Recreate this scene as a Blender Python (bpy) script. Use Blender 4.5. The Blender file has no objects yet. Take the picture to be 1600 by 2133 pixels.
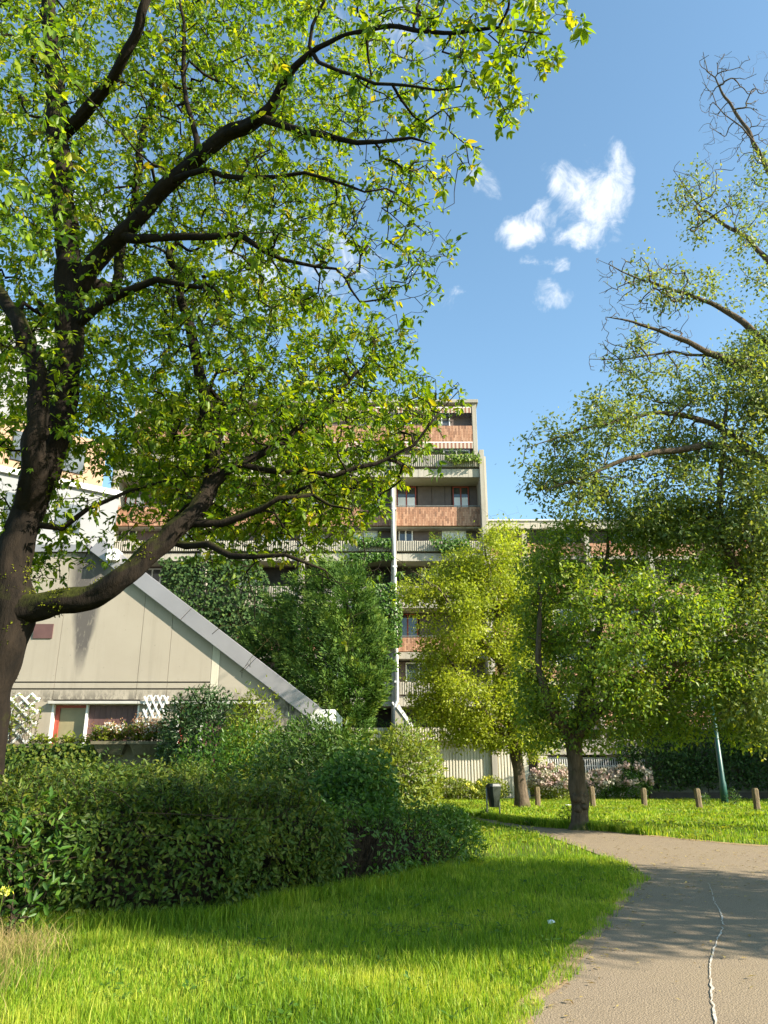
import bpy, bmesh, math
import numpy as np
from mathutils import Vector, noise as mnoise

# ------------------------------------------------------------------ camera, world, sun, exposure
SC = bpy.context.scene
COL = SC.collection
PITCH = math.radians(18.32)
FPX = 1602.0
EYE = 1.6
CP, SP = math.cos(PITCH), math.sin(PITCH)
cam_d = bpy.data.cameras.new('camera')
cam_d.sensor_fit = 'VERTICAL'
cam_d.sensor_height = 24.0
cam_d.lens = FPX / 2133.0 * 24.0
cam_d.clip_start = 0.05
cam_d.clip_end = 3000
cam = bpy.data.objects.new('camera', cam_d)
COL.objects.link(cam)
cam.location = (0, 0, EYE)
cam.rotation_euler = (math.radians(90) + PITCH, 0, 0)
SC.camera = cam

SUN = Vector((0.80, -0.34, 0.50)).normalized()
SUN_EL = math.asin(SUN.z)
SUN_AZ = math.atan2(SUN.x, SUN.y)
SKY_STRENGTH = 0.103
EXPOSURE = 1.62

SC.view_settings.view_transform = 'Standard'
SC.view_settings.look = 'None'
SC.view_settings.gamma = 1.0
SC.view_settings.exposure = EXPOSURE
SC.view_settings.use_curve_mapping = False
SC.cycles.max_bounces = 8
SC.cycles.diffuse_bounces = 5
SC.cycles.glossy_bounces = 2
SC.cycles.transmission_bounces = 5
SC.cycles.transparent_max_bounces = 4
SC.cycles.caustics_reflective = False
SC.cycles.caustics_refractive = False
SC.cycles.use_denoising = True

sun_d = bpy.data.lights.new('sun', 'SUN')
sun_d.energy = 5.0
sun_d.angle = math.radians(0.55)
sun_d.color = (1.0, 0.90, 0.74)
sun_o = bpy.data.objects.new('sun', sun_d)
COL.objects.link(sun_o)
sun_o.rotation_euler = SUN.to_track_quat('Z', 'Y').to_euler()


def pix_dir(px, py):
    v = 1066.5 - py
    return Vector((px - 800.0, FPX * CP - v * SP, FPX * SP + v * CP))


def build_world():
    w = bpy.data.worlds.new('World')
    SC.world = w
    w.use_nodes = True
    nt = w.node_tree
    N, L = nt.nodes, nt.links
    N.clear()
    out = N.new('ShaderNodeOutputWorld')
    bg = N.new('ShaderNodeBackground')
    bg.inputs['Strength'].default_value = SKY_STRENGTH
    sky = N.new('ShaderNodeTexSky')
    sky.sky_type = 'NISHITA'
    sky.sun_disc = False
    sky.sun_elevation = SUN_EL
    sky.sun_rotation = SUN_AZ
    sky.altitude = 200
    sky.air_density = 1.0
    sky.dust_density = 0.8
    sky.ozone_density = 1.0
    tc = N.new('ShaderNodeTexCoord')
    f = pix_dir(1180, 450).normalized()
    r = Vector((1, 0, 0))
    r = (r - f * r.dot(f)).normalized()
    u = r.cross(f)

    def dot(vec):
        n = N.new('ShaderNodeVectorMath'); n.operation = 'DOT_PRODUCT'
        L.new(tc.outputs['Generated'], n.inputs[0]); n.inputs[1].default_value = vec
        return n.outputs['Value']

    def math_n(op, a, b=None, c=None):
        n = N.new('ShaderNodeMath'); n.operation = op
        for i, x in enumerate((a, b, c)):
            if x is None:
                continue
            if isinstance(x, (int, float)):
                n.inputs[i].default_value = x
            else:
                L.new(x, n.inputs[i])
        return n.outputs[0]
    df = dot(f)
    dfc = math_n('MAXIMUM', df, 0.05)
    cx = math_n('DIVIDE', dot(r), dfc)
    cy = math_n('DIVIDE', dot(u), dfc)

    def nz(scale, detail, rough=0.6, dist=0.0):
        n = N.new('ShaderNodeTexNoise')
        n.inputs['Scale'].default_value = scale
        n.inputs['Detail'].default_value = detail
        n.inputs['Roughness'].default_value = rough
        n.inputs['Distortion'].default_value = dist
        L.new(tc.outputs['Generated'], n.inputs['Vector'])
        return n
    n1 = nz(9.0, 5, 0.6)
    sep = N.new('ShaderNodeSeparateColor')
    L.new(n1.outputs['Color'], sep.inputs[0])
    wx = math_n('ADD', cx, math_n('MULTIPLY', math_n('SUBTRACT', sep.outputs[0], 0.5), 0.10))
    wy = math_n('ADD', cy, math_n('MULTIPLY', math_n('SUBTRACT', sep.outputs[1], 0.5), 0.10))
    total = None
    blobs = [(1225, 400, 78, 75, 1.0), (1285, 380, 38, 85, 0.95), (1190, 470, 62, 42, 1.0), (1175, 365, 40, 40, 0.7),
             (1080, 470, 42, 42, 0.95), (1120, 425, 30, 30, 0.6), (1142, 540, 45, 18, 0.62), (1140, 598, 50, 24, 0.55),
             (1010, 365, 55, 28, 0.42), (930, 615, 50, 24, 0.36), (800, 60, 150, 90, 0.45), (560, 560, 260, 160, 0.55), (180, 420, 200, 220, 0.5)]
    for (px, py, rx, ry, k) in blobs:
        d = pix_dir(px, py).normalized()
        bx, by = d.dot(r) / d.dot(f), d.dot(u) / d.dot(f)
        ex = math_n('MULTIPLY', math_n('SUBTRACT', wx, bx), 1.0 / (rx / FPX))
        ey = math_n('MULTIPLY', math_n('SUBTRACT', wy, by), 1.0 / (ry / FPX))
        e = math_n('ADD', math_n('MULTIPLY', ex, ex), math_n('MULTIPLY', ey, ey))
        m = math_n('MULTIPLY', math_n('MAXIMUM', math_n('SUBTRACT', 1.15, e), 0.0), k)
        total = m if total is None else math_n('MAXIMUM', total, m)
    n2 = nz(24.0, 8, 0.68, 0.6)
    dens = math_n('ADD', math_n('MULTIPLY', total, 0.9), math_n('MULTIPLY', math_n('SUBTRACT', n2.outputs['Fac'], 0.56), 3.0))
    dens = math_n('MULTIPLY', dens, math_n('GREATER_THAN', total, 0.0))
    dens = math_n('MULTIPLY', dens, math_n('GREATER_THAN', df, 0.3))
    mr = N.new('ShaderNodeMapRange')
    mr.interpolation_type = 'SMOOTHSTEP'
    L.new(dens, mr.inputs['Value'])
    mr.inputs['From Min'].default_value = 0.0
    mr.inputs['From Max'].default_value = 1.35
    mr.inputs['To Max'].default_value = 0.95
    mix = N.new('ShaderNodeMix'); mix.data_type = 'RGBA'
    L.new(mr.outputs[0], mix.inputs['Factor'])
    tint = N.new('ShaderNodeMix'); tint.data_type = 'RGBA'; tint.blend_type = 'MULTIPLY'
    tint.inputs['Factor'].default_value = 1.0
    L.new(sky.outputs['Color'], tint.inputs['A'])
    tint.inputs['B'].default_value = (0.86, 1.02, 0.98, 1)
    L.new(tint.outputs['Result'], mix.inputs['A'])
    mix.inputs['B'].default_value = (4.2, 4.3, 4.4, 1)
    L.new(mix.outputs['Result'], bg.inputs['Color'])
    L.new(bg.outputs[0], out.inputs['Surface'])


build_world()

# ------------------------------------------------------------------ helpers
RNG = np.random.default_rng(7)


def PT(px, py, Y):
    d = pix_dir(px, py)
    return Vector((0, 0, EYE)) + d * (Y / d.y)


def ZZ(py, Y):
    return PT(800, py, Y).z


def XX(px, py, Y):
    return PT(px, py, Y).x


def GR(px, py):
    d = pix_dir(px, py)
    t = EYE / -d.z
    return Vector((d.x * t, d.y * t, 0.0))


def project(P):
    P = np.asarray(P, float)
    X = P[:, 0]; Y = P[:, 1]; Z = P[:, 2] - EYE
    fw = Y * CP + Z * SP
    up = -Y * SP + Z * CP
    fw = np.where(fw < 0.05, 0.05, fw)
    return 800 + FPX * X / fw, 1066.5 - FPX * up / fw


def tag(o, label=None, cat=None, group=None, kind=None):
    if label: o['label'] = label
    if cat: o['category'] = cat
    if group: o['group'] = group
    if kind: o['kind'] = kind
    return o


def thing(name, loc, label, cat, group=None):
    o = bpy.data.objects.new(name, None)
    o.empty_display_size = 0.2
    COL.objects.link(o)
    o.location = loc
    return tag(o, label, cat, group)


def world_loc(o):
    v = Vector((0, 0, 0))
    while o is not None:
        v += o.location
        o = o.parent
    return v


def mesh_np(name, V, F, mat, parent=None, rnd=None, smooth=False):
    """one mesh object out of arrays: V (n,3) in world space, F (m,3|4)"""
    V = np.asarray(V, np.float32).reshape(-1, 3)
    off = world_loc(parent) if parent is not None else Vector((0, 0, 0))
    V = V - np.array(off, np.float32)
    F = np.asarray(F, np.int32)
    k = F.shape[1]
    me = bpy.data.meshes.new(name)
    me.vertices.add(len(V)); me.vertices.foreach_set('co', V.ravel())
    me.loops.add(F.size); me.loops.foreach_set('vertex_index', F.ravel())
    me.polygons.add(len(F))
    me.polygons.foreach_set('loop_start', np.arange(0, F.size, k, dtype=np.int32))
    me.polygons.foreach_set('loop_total', np.full(len(F), k, np.int32))
    if smooth:
        me.polygons.foreach_set('use_smooth', np.ones(len(F), bool))
    if rnd is not None:
        a = me.attributes.new('rnd', 'FLOAT', 'POINT')
        a.data.foreach_set('value', np.asarray(rnd, np.float32))
    me.materials.append(mat)
    me.update()
    me.validate()
    o = bpy.data.objects.new(name, me)
    COL.objects.link(o)
    if parent is not None:
        o.parent = parent
    return o


class MB:
    """collects boxes, prisms and tubes and links them as one mesh object"""

    def __init__(self):
        self.v = []; self.f = []

    def add(self, vs, fs):
        b = len(self.v)
        self.v += [tuple(p) for p in vs]
        self.f += [tuple(i + b for i in f) for f in fs]
        return self

    def box(self, x0, x1, y0, y1, z0, z1):
        vs = [(x, y, z) for x in (x0, x1) for y in (y0, y1) for z in (z0, z1)]
        fs = [(0, 1, 3, 2), (4, 6, 7, 5), (0, 4, 5, 1), (2, 3, 7, 6), (0, 2, 6, 4), (1, 5, 7, 3)]
        return self.add(vs, fs)

    def prism_y(self, poly, y0, y1):
        """poly [(x,z)...] counter-clockwise seen from -y, extruded from y0 to y1"""
        n = len(poly)
        vs = [(x, y0, z) for x, z in poly] + [(x, y1, z) for x, z in poly]
        fs = [tuple(range(n)), tuple(range(2 * n - 1, n - 1, -1))]
        fs += [(i, i + n, (i + 1) % n + n, (i + 1) % n) for i in range(n)]
        return self.add(vs, fs)

    def sheet(self, poly, z):
        return self.add([(x, y, z) for x, y in poly], [tuple(range(len(poly)))])

    def tube(self, pts, rads, n=8, cap=True):
        pts = [Vector(p) for p in pts]
        if isinstance(rads, (int, float)): rads = [rads] * len(pts)
        b = len(self.v)
        ref = Vector((0.31, 0.93, 0.17))
        for i, p in enumerate(pts):
            t = (pts[min(i + 1, len(pts) - 1)] - pts[max(i - 1, 0)]).normalized()
            a = t.cross(ref)
            if a.length < 0.05: a = t.cross(Vector((1, 0, 0)))
            a.normalize(); c = t.cross(a)
            for k in range(n):
                an = 2 * math.pi * k / n
                self.v.append(tuple(p + (a * math.cos(an) + c * math.sin(an)) * rads[i]))
        for i in range(len(pts) - 1):
            for k in range(n):
                q = b + i * n
                self.f.append((q + k, q + (k + 1) % n, q + n + (k + 1) % n, q + n + k))
        if cap:
            self.f.append(tuple(b + k for k in range(n))[::-1])
            self.f.append(tuple(b + (len(pts) - 1) * n + k for k in range(n)))
        return self

    def build(self, name, mat, parent=None, bevel=0.0, smooth=False):
        off = world_loc(parent) if parent is not None else Vector((0, 0, 0))
        me = bpy.data.meshes.new(name)
        me.from_pydata([(a - off.x, b - off.y, c - off.z) for a, b, c in self.v], [], self.f)
        me.materials.append(mat)
        me.update()
        if smooth:
            me.polygons.foreach_set('use_smooth', np.ones(len(me.polygons), bool))
        o = bpy.data.objects.new(name, me)
        COL.objects.link(o)
        if parent is not None:
            o.parent = parent
        if bevel:
            m = o.modifiers.new('bevel', 'BEVEL'); m.width = bevel; m.segments = 2; m.limit_method = 'ANGLE'
        return o


# ------------------------------------------------------------------ materials
class NT:
    def __init__(self, name):
        self.m = bpy.data.materials.new(name); self.m.use_nodes = True
        self.t = self.m.node_tree; self.t.nodes.clear()
        self.out = self.n('ShaderNodeOutputMaterial')

    def n(self, typ, **kw):
        x = self.t.nodes.new(typ)
        for k, v in kw.items(): setattr(x, k, v)
        return x

    def l(self, a, b): self.t.links.new(a, b)

    def coord(self, scale=(1, 1, 1), kind='Object'):
        tc = self.n('ShaderNodeTexCoord'); mp = self.n('ShaderNodeMapping')
        mp.inputs['Scale'].default_value = scale
        self.l(tc.outputs[kind], mp.inputs['Vector'])
        return mp.outputs['Vector']

    def noise(self, scale, detail=4, rough=0.6, vec=None, dist=0.0):
        x = self.n('ShaderNodeTexNoise')
        x.inputs['Scale'].default_value = scale; x.inputs['Detail'].default_value = detail
        x.inputs['Roughness'].default_value = rough; x.inputs['Distortion'].default_value = dist
        if vec is not None: self.l(vec, x.inputs['Vector'])
        return x.outputs['Fac']

    def ramp(self, fac, stops, interp='LINEAR'):
        x = self.n('ShaderNodeValToRGB'); r = x.color_ramp; r.interpolation = interp
        while len(r.elements) < len(stops): r.elements.new(0.5)
        for e, (p, c) in zip(r.elements, stops):
            e.position = p; e.color = (c[0], c[1], c[2], 1)
        self.l(fac, x.inputs['Fac'])
        return x.outputs['Color']

    def mix(self, fac, a, b, mode='MIX'):
        x = self.n('ShaderNodeMix', data_type='RGBA', blend_type=mode)
        for s, v in (('Factor', fac), ('A', a), ('B', b)):
            if isinstance(v, (int, float)): x.inputs[s].default_value = v
            elif isinstance(v, tuple): x.inputs[s].default_value = (v[0], v[1], v[2], 1)
            else: self.l(v, x.inputs[s])
        return x.outputs['Result']

    def range(self, v, a, b, c=0.0, d=1.0):
        x = self.n('ShaderNodeMapRange')
        self.l(v, x.inputs['Value'])
        for s, q in (('From Min', a), ('From Max', b), ('To Min', c), ('To Max', d)): x.inputs[s].default_value = q
        return x.outputs[0]

    def math(self, op, a, b):
        x = self.n('ShaderNodeMath', operation=op)
        for i, v in enumerate((a, b)):
            if isinstance(v, (int, float)): x.inputs[i].default_value = v
            else: self.l(v, x.inputs[i])
        return x.outputs[0]

    def bsdf(self, color, rough=0.8, spec=0.3, metal=0.0, bump=None, bump_d=0.01, bump_s=0.5):
        b = self.n('ShaderNodeBsdfPrincipled')
        for s, v in (('Base Color', color), ('Roughness', rough)):
            if isinstance(v, (int, float)): b.inputs[s].default_value = v
            elif isinstance(v, tuple): b.inputs[s].default_value = (v[0], v[1], v[2], 1)
            else: self.l(v, b.inputs[s])
        b.inputs['Specular IOR Level'].default_value = spec
        b.inputs['Metallic'].default_value = metal
        if bump is not None:
            bp = self.n('ShaderNodeBump'); bp.inputs['Distance'].default_value = bump_d; bp.inputs['Strength'].default_value = bump_s
            self.l(bump, bp.inputs['Height']); self.l(bp.outputs[0], b.inputs['Normal'])
        return b.outputs[0]

    def done(self, sh):
        self.l(sh, self.out.inputs['Surface'])
        return self.m


def leaf_mat(name, stops, trans_tint=(1.25, 1.15, 0.45), trans=0.42, rough=0.45, spec=0.35):
    q = NT(name)
    at = q.n('ShaderNodeAttribute', attribute_name='rnd')
    big = q.noise(0.55, 2, 0.5, q.coord())
    fac = q.math('ADD', at.outputs['Fac'], q.math('MULTIPLY', q.math('SUBTRACT', big, 0.5), 0.55))
    c = q.ramp(fac, stops)
    p = q.bsdf(c, rough, spec)
    t = q.n('ShaderNodeBsdfTranslucent')
    q.l(q.mix(1.0, c, trans_tint, 'MULTIPLY'), t.inputs['Color'])
    ms = q.n('ShaderNodeMixShader'); ms.inputs[0].default_value = trans
    q.l(p, ms.inputs[1]); q.l(t.outputs[0], ms.inputs[2])
    return q.done(ms.outputs[0])


def plain_mat(name, col, rough=0.6, spec=0.3, metal=0.0, var=0.15, scale=6.0, bump_d=0.002):
    q = NT(name)
    nz = q.noise(scale, 5, 0.65, q.coord())
    d = tuple(max(0, x * (1 - var)) for x in col); e = tuple(min(1, x * (1 + var)) for x in col)
    c = q.ramp(nz, [(0.3, d), (0.7, e)])
    return q.done(q.bsdf(c, rough, spec, metal, q.noise(scale * 6, 3, 0.6, q.coord()), bump_d))


def concrete_mat(name, light, dark, streak=0.5, boards=0.0):
    q = NT(name)
    a = q.noise(0.7, 5, 0.65, q.coord())
    s = q.noise(1.0, 5, 0.7, q.coord((2.2, 2.2, 0.16)))
    fine = q.noise(26, 4, 0.7, q.coord())
    c = q.ramp(a, [(0.32, tuple(x * 0.86 for x in light)), (0.68, light)])
    c = q.mix(q.math('MULTIPLY', q.range(s, 0.5, 0.72), streak), c, dark)
    c = q.mix(q.range(fine, 0.35, 0.75, 0.0, 0.22), c, dark)
    h = q.math('ADD', fine, q.math('MULTIPLY', a, 0.6))
    return q.done(q.bsdf(c, 0.88, 0.2, 0, h, 0.006, 0.6))


def bark_mat(name, c0, c1, moss=None, moss_amt=0.5, scale=7.0):
    q = NT(name)
    v = q.coord((1, 1, 0.28))
    n1 = q.noise(scale, 6, 0.7, v, 0.6)
    n2 = q.noise(scale * 4, 4, 0.7, v)
    c = q.ramp(n1, [(0.3, c0), (0.7, c1)])
    if moss:
        ge = q.n('ShaderNodeNewGeometry'); sx = q.n('ShaderNodeSeparateXYZ'); q.l(ge.outputs['Normal'], sx.inputs[0])
        big = q.noise(1.6, 4, 0.6, q.coord())
        k = q.math('ADD', q.math('MULTIPLY', sx.outputs['Z'], 0.35), big)
        c = q.mix(q.range(k, 0.62 - moss_amt * 0.2, 0.80 - moss_amt * 0.2), c, q.ramp(n2, [(0.3, tuple(x * 0.5 for x in moss)), (0.7, moss)]))
    h = q.math('ADD', n1, q.math('MULTIPLY', n2, 0.4))
    return q.done(q.bsdf(c, 0.92, 0.15, 0, h, 0.03, 1.0))


M = {}
G3 = lambda a, b, c: [(0.05, a), (0.5, b), (0.95, c)]
M['leaf_maple'] = leaf_mat('maple_leaves', [(0.0, (0.055, 0.12, 0.012)), (0.4, (0.13, 0.22, 0.014)), (0.8, (0.26, 0.32, 0.018)), (1.0, (0.32, 0.27, 0.03))], (1.6, 1.45, 0.3), 0.56)
M['leaf_gold'] = leaf_mat('golden_leaves', G3((0.17, 0.215, 0.02), (0.29, 0.35, 0.03), (0.43, 0.46, 0.06)), (1.25, 1.25, 0.45), 0.55)
M['leaf_green'] = leaf_mat('green_leaves', G3((0.075, 0.155, 0.03), (0.17, 0.265, 0.04), (0.33, 0.365, 0.04)), (1.45, 1.35, 0.35), 0.55)
M['leaf_far'] = leaf_mat('grey_green_leaves', G3((0.078, 0.135, 0.055), (0.15, 0.215, 0.07), (0.275, 0.305, 0.065)), (1.45, 1.3, 0.4), 0.52)
M['leaf_hedge'] = leaf_mat('hedge_leaves', G3((0.026, 0.060, 0.010), (0.070, 0.115, 0.014), (0.165, 0.175, 0.022)), (1.3, 1.2, 0.35), 0.32, 0.5, 0.22)
M['leaf_dark'] = leaf_mat('dark_glossy_leaves', G3((0.018, 0.045, 0.012), (0.035, 0.075, 0.020), (0.07, 0.11, 0.03)), (1.2, 1.2, 0.4), 0.25, 0.42, 0.3)
M['leaf_lime'] = leaf_mat('lime_leaves', G3((0.09, 0.15, 0.018), (0.17, 0.22, 0.02), (0.27, 0.28, 0.04)), (1.3, 1.2, 0.4), 0.4)
M['leaf_mid'] = leaf_mat('mid_green_leaves', G3((0.035, 0.09, 0.012), (0.065, 0.15, 0.018), (0.12, 0.20, 0.022)), (1.3, 1.3, 0.35), 0.4)
M['leaf_laurel'] = leaf_mat('laurel_leaves', G3((0.035, 0.08, 0.014), (0.07, 0.135, 0.020), (0.17, 0.20, 0.045)), (1.25, 1.2, 0.4), 0.32, 0.42, 0.3)
M['leaf_cypress'] = leaf_mat('cypress_sprays', G3((0.030, 0.080, 0.016), (0.075, 0.145, 0.022), (0.19, 0.245, 0.03)), (1.1, 1.15, 0.5), 0.2, 0.6, 0.2)
M['leaf_ivy'] = leaf_mat('ivy_leaves', G3((0.025, 0.06, 0.02), (0.05, 0.095, 0.03), (0.09, 0.14, 0.035)), (1.2, 1.2, 0.4), 0.28, 0.6, 0.12)
M['moss'] = leaf_mat('bark_moss', G3((0.04, 0.05, 0.006), (0.09, 0.105, 0.008), (0.15, 0.16, 0.012)), (1.1, 1.1, 0.4), 0.2, 0.9, 0.05)
M['grass'] = leaf_mat('grass_blades', G3((0.09, 0.18, 0.012), (0.21, 0.335, 0.018), (0.43, 0.46, 0.06)), (1.2, 1.2, 0.3), 0.45, 0.5, 0.25)
M['dry'] = leaf_mat('dry_grass', G3((0.22, 0.20, 0.06), (0.40, 0.31, 0.13), (0.50, 0.36, 0.20)), (1.1, 1.0, 0.7), 0.35, 0.7, 0.1)
M['petal_pink'] = leaf_mat('pink_petals', G3((0.46, 0.33, 0.30), (0.56, 0.46, 0.39), (0.58, 0.54, 0.42)), (1, 0.95, 0.9), 0.3, 0.6, 0.2)
M['petal_yellow'] = leaf_mat('yellow_petals', G3((0.5, 0.48, 0.05), (0.6, 0.58, 0.05), (0.7, 0.7, 0.2)), (1, 1, 0.6), 0.3, 0.6, 0.2)
M['petal_white'] = leaf_mat('white_petals', G3((0.6, 0.6, 0.55), (0.7, 0.7, 0.65), (0.8, 0.8, 0.75)), (1, 1, 0.9), 0.3, 0.6, 0.2)
M['plume_red'] = leaf_mat('reddish_plumes', G3((0.18, 0.10, 0.05), (0.28, 0.14, 0.08), (0.36, 0.24, 0.12)), (1.1, 1, 0.8), 0.3, 0.7, 0.1)
M['litter'] = leaf_mat('fallen_leaves', G3((0.16, 0.10, 0.04), (0.30, 0.22, 0.07), (0.42, 0.34, 0.12)), (1, 1, 0.8), 0.2, 0.7, 0.1)
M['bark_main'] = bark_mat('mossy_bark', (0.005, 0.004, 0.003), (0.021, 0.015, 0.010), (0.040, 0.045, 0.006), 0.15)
M['bark'] = bark_mat('grey_brown_bark', (0.04, 0.03, 0.02), (0.145, 0.11, 0.078), (0.08, 0.09, 0.025), 0.15, 9)
M['twig'] = bark_mat('bare_twigs', (0.05, 0.035, 0.03), (0.12, 0.085, 0.065), None, 0, 12)
M['thicket'] = bark_mat('thicket_stems', (0.012, 0.009, 0.006), (0.05, 0.036, 0.022), None, 0, 14)
M['concrete'] = concrete_mat('weathered_concrete', (0.42, 0.39, 0.33), (0.14, 0.13, 0.11), 0.5)
M['concrete_grey'] = concrete_mat('grey_concrete', (0.36, 0.335, 0.285), (0.12, 0.11, 0.09), 0.6)
M['concrete_pale'] = concrete_mat('pale_ribbed_concrete', (0.58, 0.54, 0.44), (0.28, 0.25, 0.19), 0.3)
M['soffit'] = plain_mat('painted_soffit', (0.45, 0.42, 0.34), 0.85, 0.2, 0, 0.06, 2)
M['wall_dark'] = concrete_mat('mossy_wall_shade_tone', (0.13, 0.135, 0.115), (0.04, 0.045, 0.035), 0.7)  # mossy grey concrete, darkened so the trees' shade sits in its colour
M['ledge'] = plain_mat('pale_ledge_paint', (0.42, 0.41, 0.38), 0.7, 0.3, 0, 0.12, 3)
M['planter_old'] = concrete_mat('mossy_planter_concrete', (0.17, 0.15, 0.10), (0.05, 0.05, 0.025), 0.7)
M['brown'] = plain_mat('brown_panel', (0.115, 0.085, 0.075), 0.55, 0.35, 0, 0.2, 1.5)
M['shutter'] = plain_mat('maroon_shutter', (0.115, 0.060, 0.056), 0.5, 0.35, 0, 0.18, 2)
M['red'] = plain_mat('red_window_frame', (0.30, 0.055, 0.035), 0.5, 0.4, 0, 0.2, 5)
M['white'] = plain_mat('white_painted_frame', (0.72, 0.72, 0.70), 0.5, 0.4, 0, 0.08, 4)
M['white_panel'] = plain_mat('white_blind', (0.86, 0.86, 0.88), 0.6, 0.3, 0, 0.05, 2)
M['curtain'] = plain_mat('olive_curtain', (0.25, 0.215, 0.12), 0.5, 0.5, 0, 0.2, 1.6)
M['dark'] = plain_mat('dark_recess_tone', (0.05, 0.045, 0.04), 0.8, 0.2, 0, 0.3, 3)  # near-black tone for backing walls, doorway, plinth and vent holes
M['zinc'] = plain_mat('zinc_coping', (0.30, 0.285, 0.30), 0.42, 0.5, 0.35, 0.07, 1.1, 0.001)
M['pipe'] = plain_mat('galvanised_pipe', (0.62, 0.62, 0.60), 0.5, 0.5, 0.2, 0.12, 3)
M['pole'] = plain_mat('green_pole_paint', (0.010, 0.060, 0.050), 0.4, 0.5, 0, 0.2, 3)
M['bin'] = plain_mat('black_green_bin', (0.014, 0.020, 0.017), 0.32, 0.6, 0, 0.25, 7)
M['steel'] = plain_mat('grey_steel', (0.22, 0.23, 0.22), 0.45, 0.5, 0.5, 0.15, 6)
M['wood'] = bark_mat('weathered_post_wood', (0.09, 0.068, 0.04), (0.20, 0.155, 0.095), (0.09, 0.10, 0.03), 0.1, 10)
M['peach'] = plain_mat('peach_render', (0.33, 0.22, 0.15), 0.85, 0.2, 0, 0.08, 1)
M['pale_clad'] = plain_mat('pale_grey_cladding', (0.20, 0.205, 0.215), 0.7, 0.3, 0, 0.06, 1)
M['litter_white'] = plain_mat('white_paper', (0.8, 0.8, 0.8), 0.7)


def glass_mat():
    q = NT('window_glass')
    n = q.noise(0.9, 3, 0.5, q.coord())
    return q.done(q.bsdf(q.ramp(n, [(0.35, (0.02, 0.022, 0.025)), (0.7, (0.10, 0.11, 0.12))]), 0.06, 0.8))


M['glass'] = glass_mat()


def tile_mat():
    q = NT('terracotta_tiles')
    ge = q.n('ShaderNodeNewGeometry')
    c = q.ramp(ge.outputs['Random Per Island'], [(0.0, (0.19, 0.10, 0.062)), (0.25, (0.29, 0.145, 0.085)), (0.7, (0.36, 0.19, 0.115)), (1.0, (0.43, 0.25, 0.16))])
    n = q.noise(1.2, 5, 0.7, q.coord((2, 2, 0.4)))
    c = q.mix(q.range(n, 0.5, 0.75, 0, 0.3), c, (0.16, 0.12, 0.09))
    return q.done(q.bsdf(c, 0.6, 0.35))


M['tile'] = tile_mat()


def awning_mat():
    q = NT('striped_awning')
    w = q.n('ShaderNodeTexWave', wave_type='BANDS', bands_direction='X')
    w.inputs['Scale'].default_value = 1.25
    q.l(q.coord(), w.inputs['Vector'])
    c = q.ramp(w.outputs['Fac'], [(0.48, (0.42, 0.37, 0.30)), (0.52, (0.24, 0.12, 0.09))], 'CONSTANT')
    return q.done(q.bsdf(c, 0.9, 0.1))


M['awning'] = awning_mat()


def house_wall_mat():
    q = NT('cream_wall_with_stains')
    co = q.coord((1, 1, 1))
    a = q.noise(0.6, 5, 0.6, co); fine = q.noise(22, 4, 0.7, co)
    base = q.ramp(a, [(0.3, (0.315, 0.280, 0.228)), (0.7, (0.355, 0.318, 0.262))])
    base = q.mix(q.range(fine, 0.5, 0.8, 0, 0.2), base, (0.33, 0.30, 0.24))
    stv = q.noise(1.0, 6, 0.72, q.coord((3.0, 3.0, 0.14)))
    base = q.mix(q.range(stv, 0.52, 0.74, 0, 0.22), base, (0.13, 0.118, 0.095))
    pits = q.noise(9, 3, 0.6, q.coord())
    base = q.mix(q.range(pits, 0.66, 0.74, 0, 0.4), base, (0.12, 0.11, 0.09))
    # water stain: a column of soot that runs down the wall
    sp = q.n('ShaderNodeSeparateXYZ'); q.l(co, sp.inputs[0])
    X0 = XX(172, 1330, 23) - HOUSE_LOC[0]
    zt, zb = ZZ(1190, 23), ZZ(1412, 23)
    dn = q.noise(1.5, 4, 0.6, q.coord((1, 1, 0.35)))
    wob = q.math('MULTIPLY', q.math('SUBTRACT', dn, 0.5), 0.35)
    dx = q.math('ABSOLUTE', q.math('ADD', q.math('SUBTRACT', sp.outputs['X'], X0), wob), 0)
    wid = q.range(sp.outputs['Z'], zb, zt, 0.10, 0.68)
    k = q.range(q.math('DIVIDE', dx, wid), 0.55, 1.05, 1.0, 0.0)
    k = q.math('MULTIPLY', k, q.range(sp.outputs['Z'], zb, zb + 0.9, 0, 1))
    k = q.math('MULTIPLY', k, q.range(q.noise(5, 5, 0.7, q.coord((1.6, 1, 0.5))), 0.28, 0.46, 0.35, 1.0))
    base = q.mix(q.math('MULTIPLY', k, 0.95), base, (0.085, 0.078, 0.075))
    # dirt speckle along the ledge and low on the right
    st = q.noise(6.0, 7, 0.8, q.coord((1, 1, 0.4)))
    ledge = ZZ(1462, 23)
    near = q.math('MULTIPLY', q.range(sp.outputs['Z'], ledge, ledge + 0.45, 1.0, 0.0), q.math('GREATER_THAN', sp.outputs['Z'], ledge))
    low = q.math('MULTIPLY', q.range(sp.outputs['X'], XX(545, 1500, 23) - HOUSE_LOC[0], XX(600, 1500, 23) - HOUSE_LOC[0]), q.math('LESS_THAN', sp.outputs['Z'], ledge))
    s2 = q.math('MULTIPLY', q.math('MAXIMUM', near, low), q.range(st, 0.44, 0.54))
    base = q.mix(q.math('MULTIPLY', s2, 0.85), base, (0.055, 0.05, 0.042))
    return q.done(q.bsdf(base, 0.9, 0.2, 0, q.math('ADD', fine, a), 0.004, 0.5))


HOUSE_LOC = (-6.0, 23.0, 0.0)
M['house_wall'] = house_wall_mat()


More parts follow.
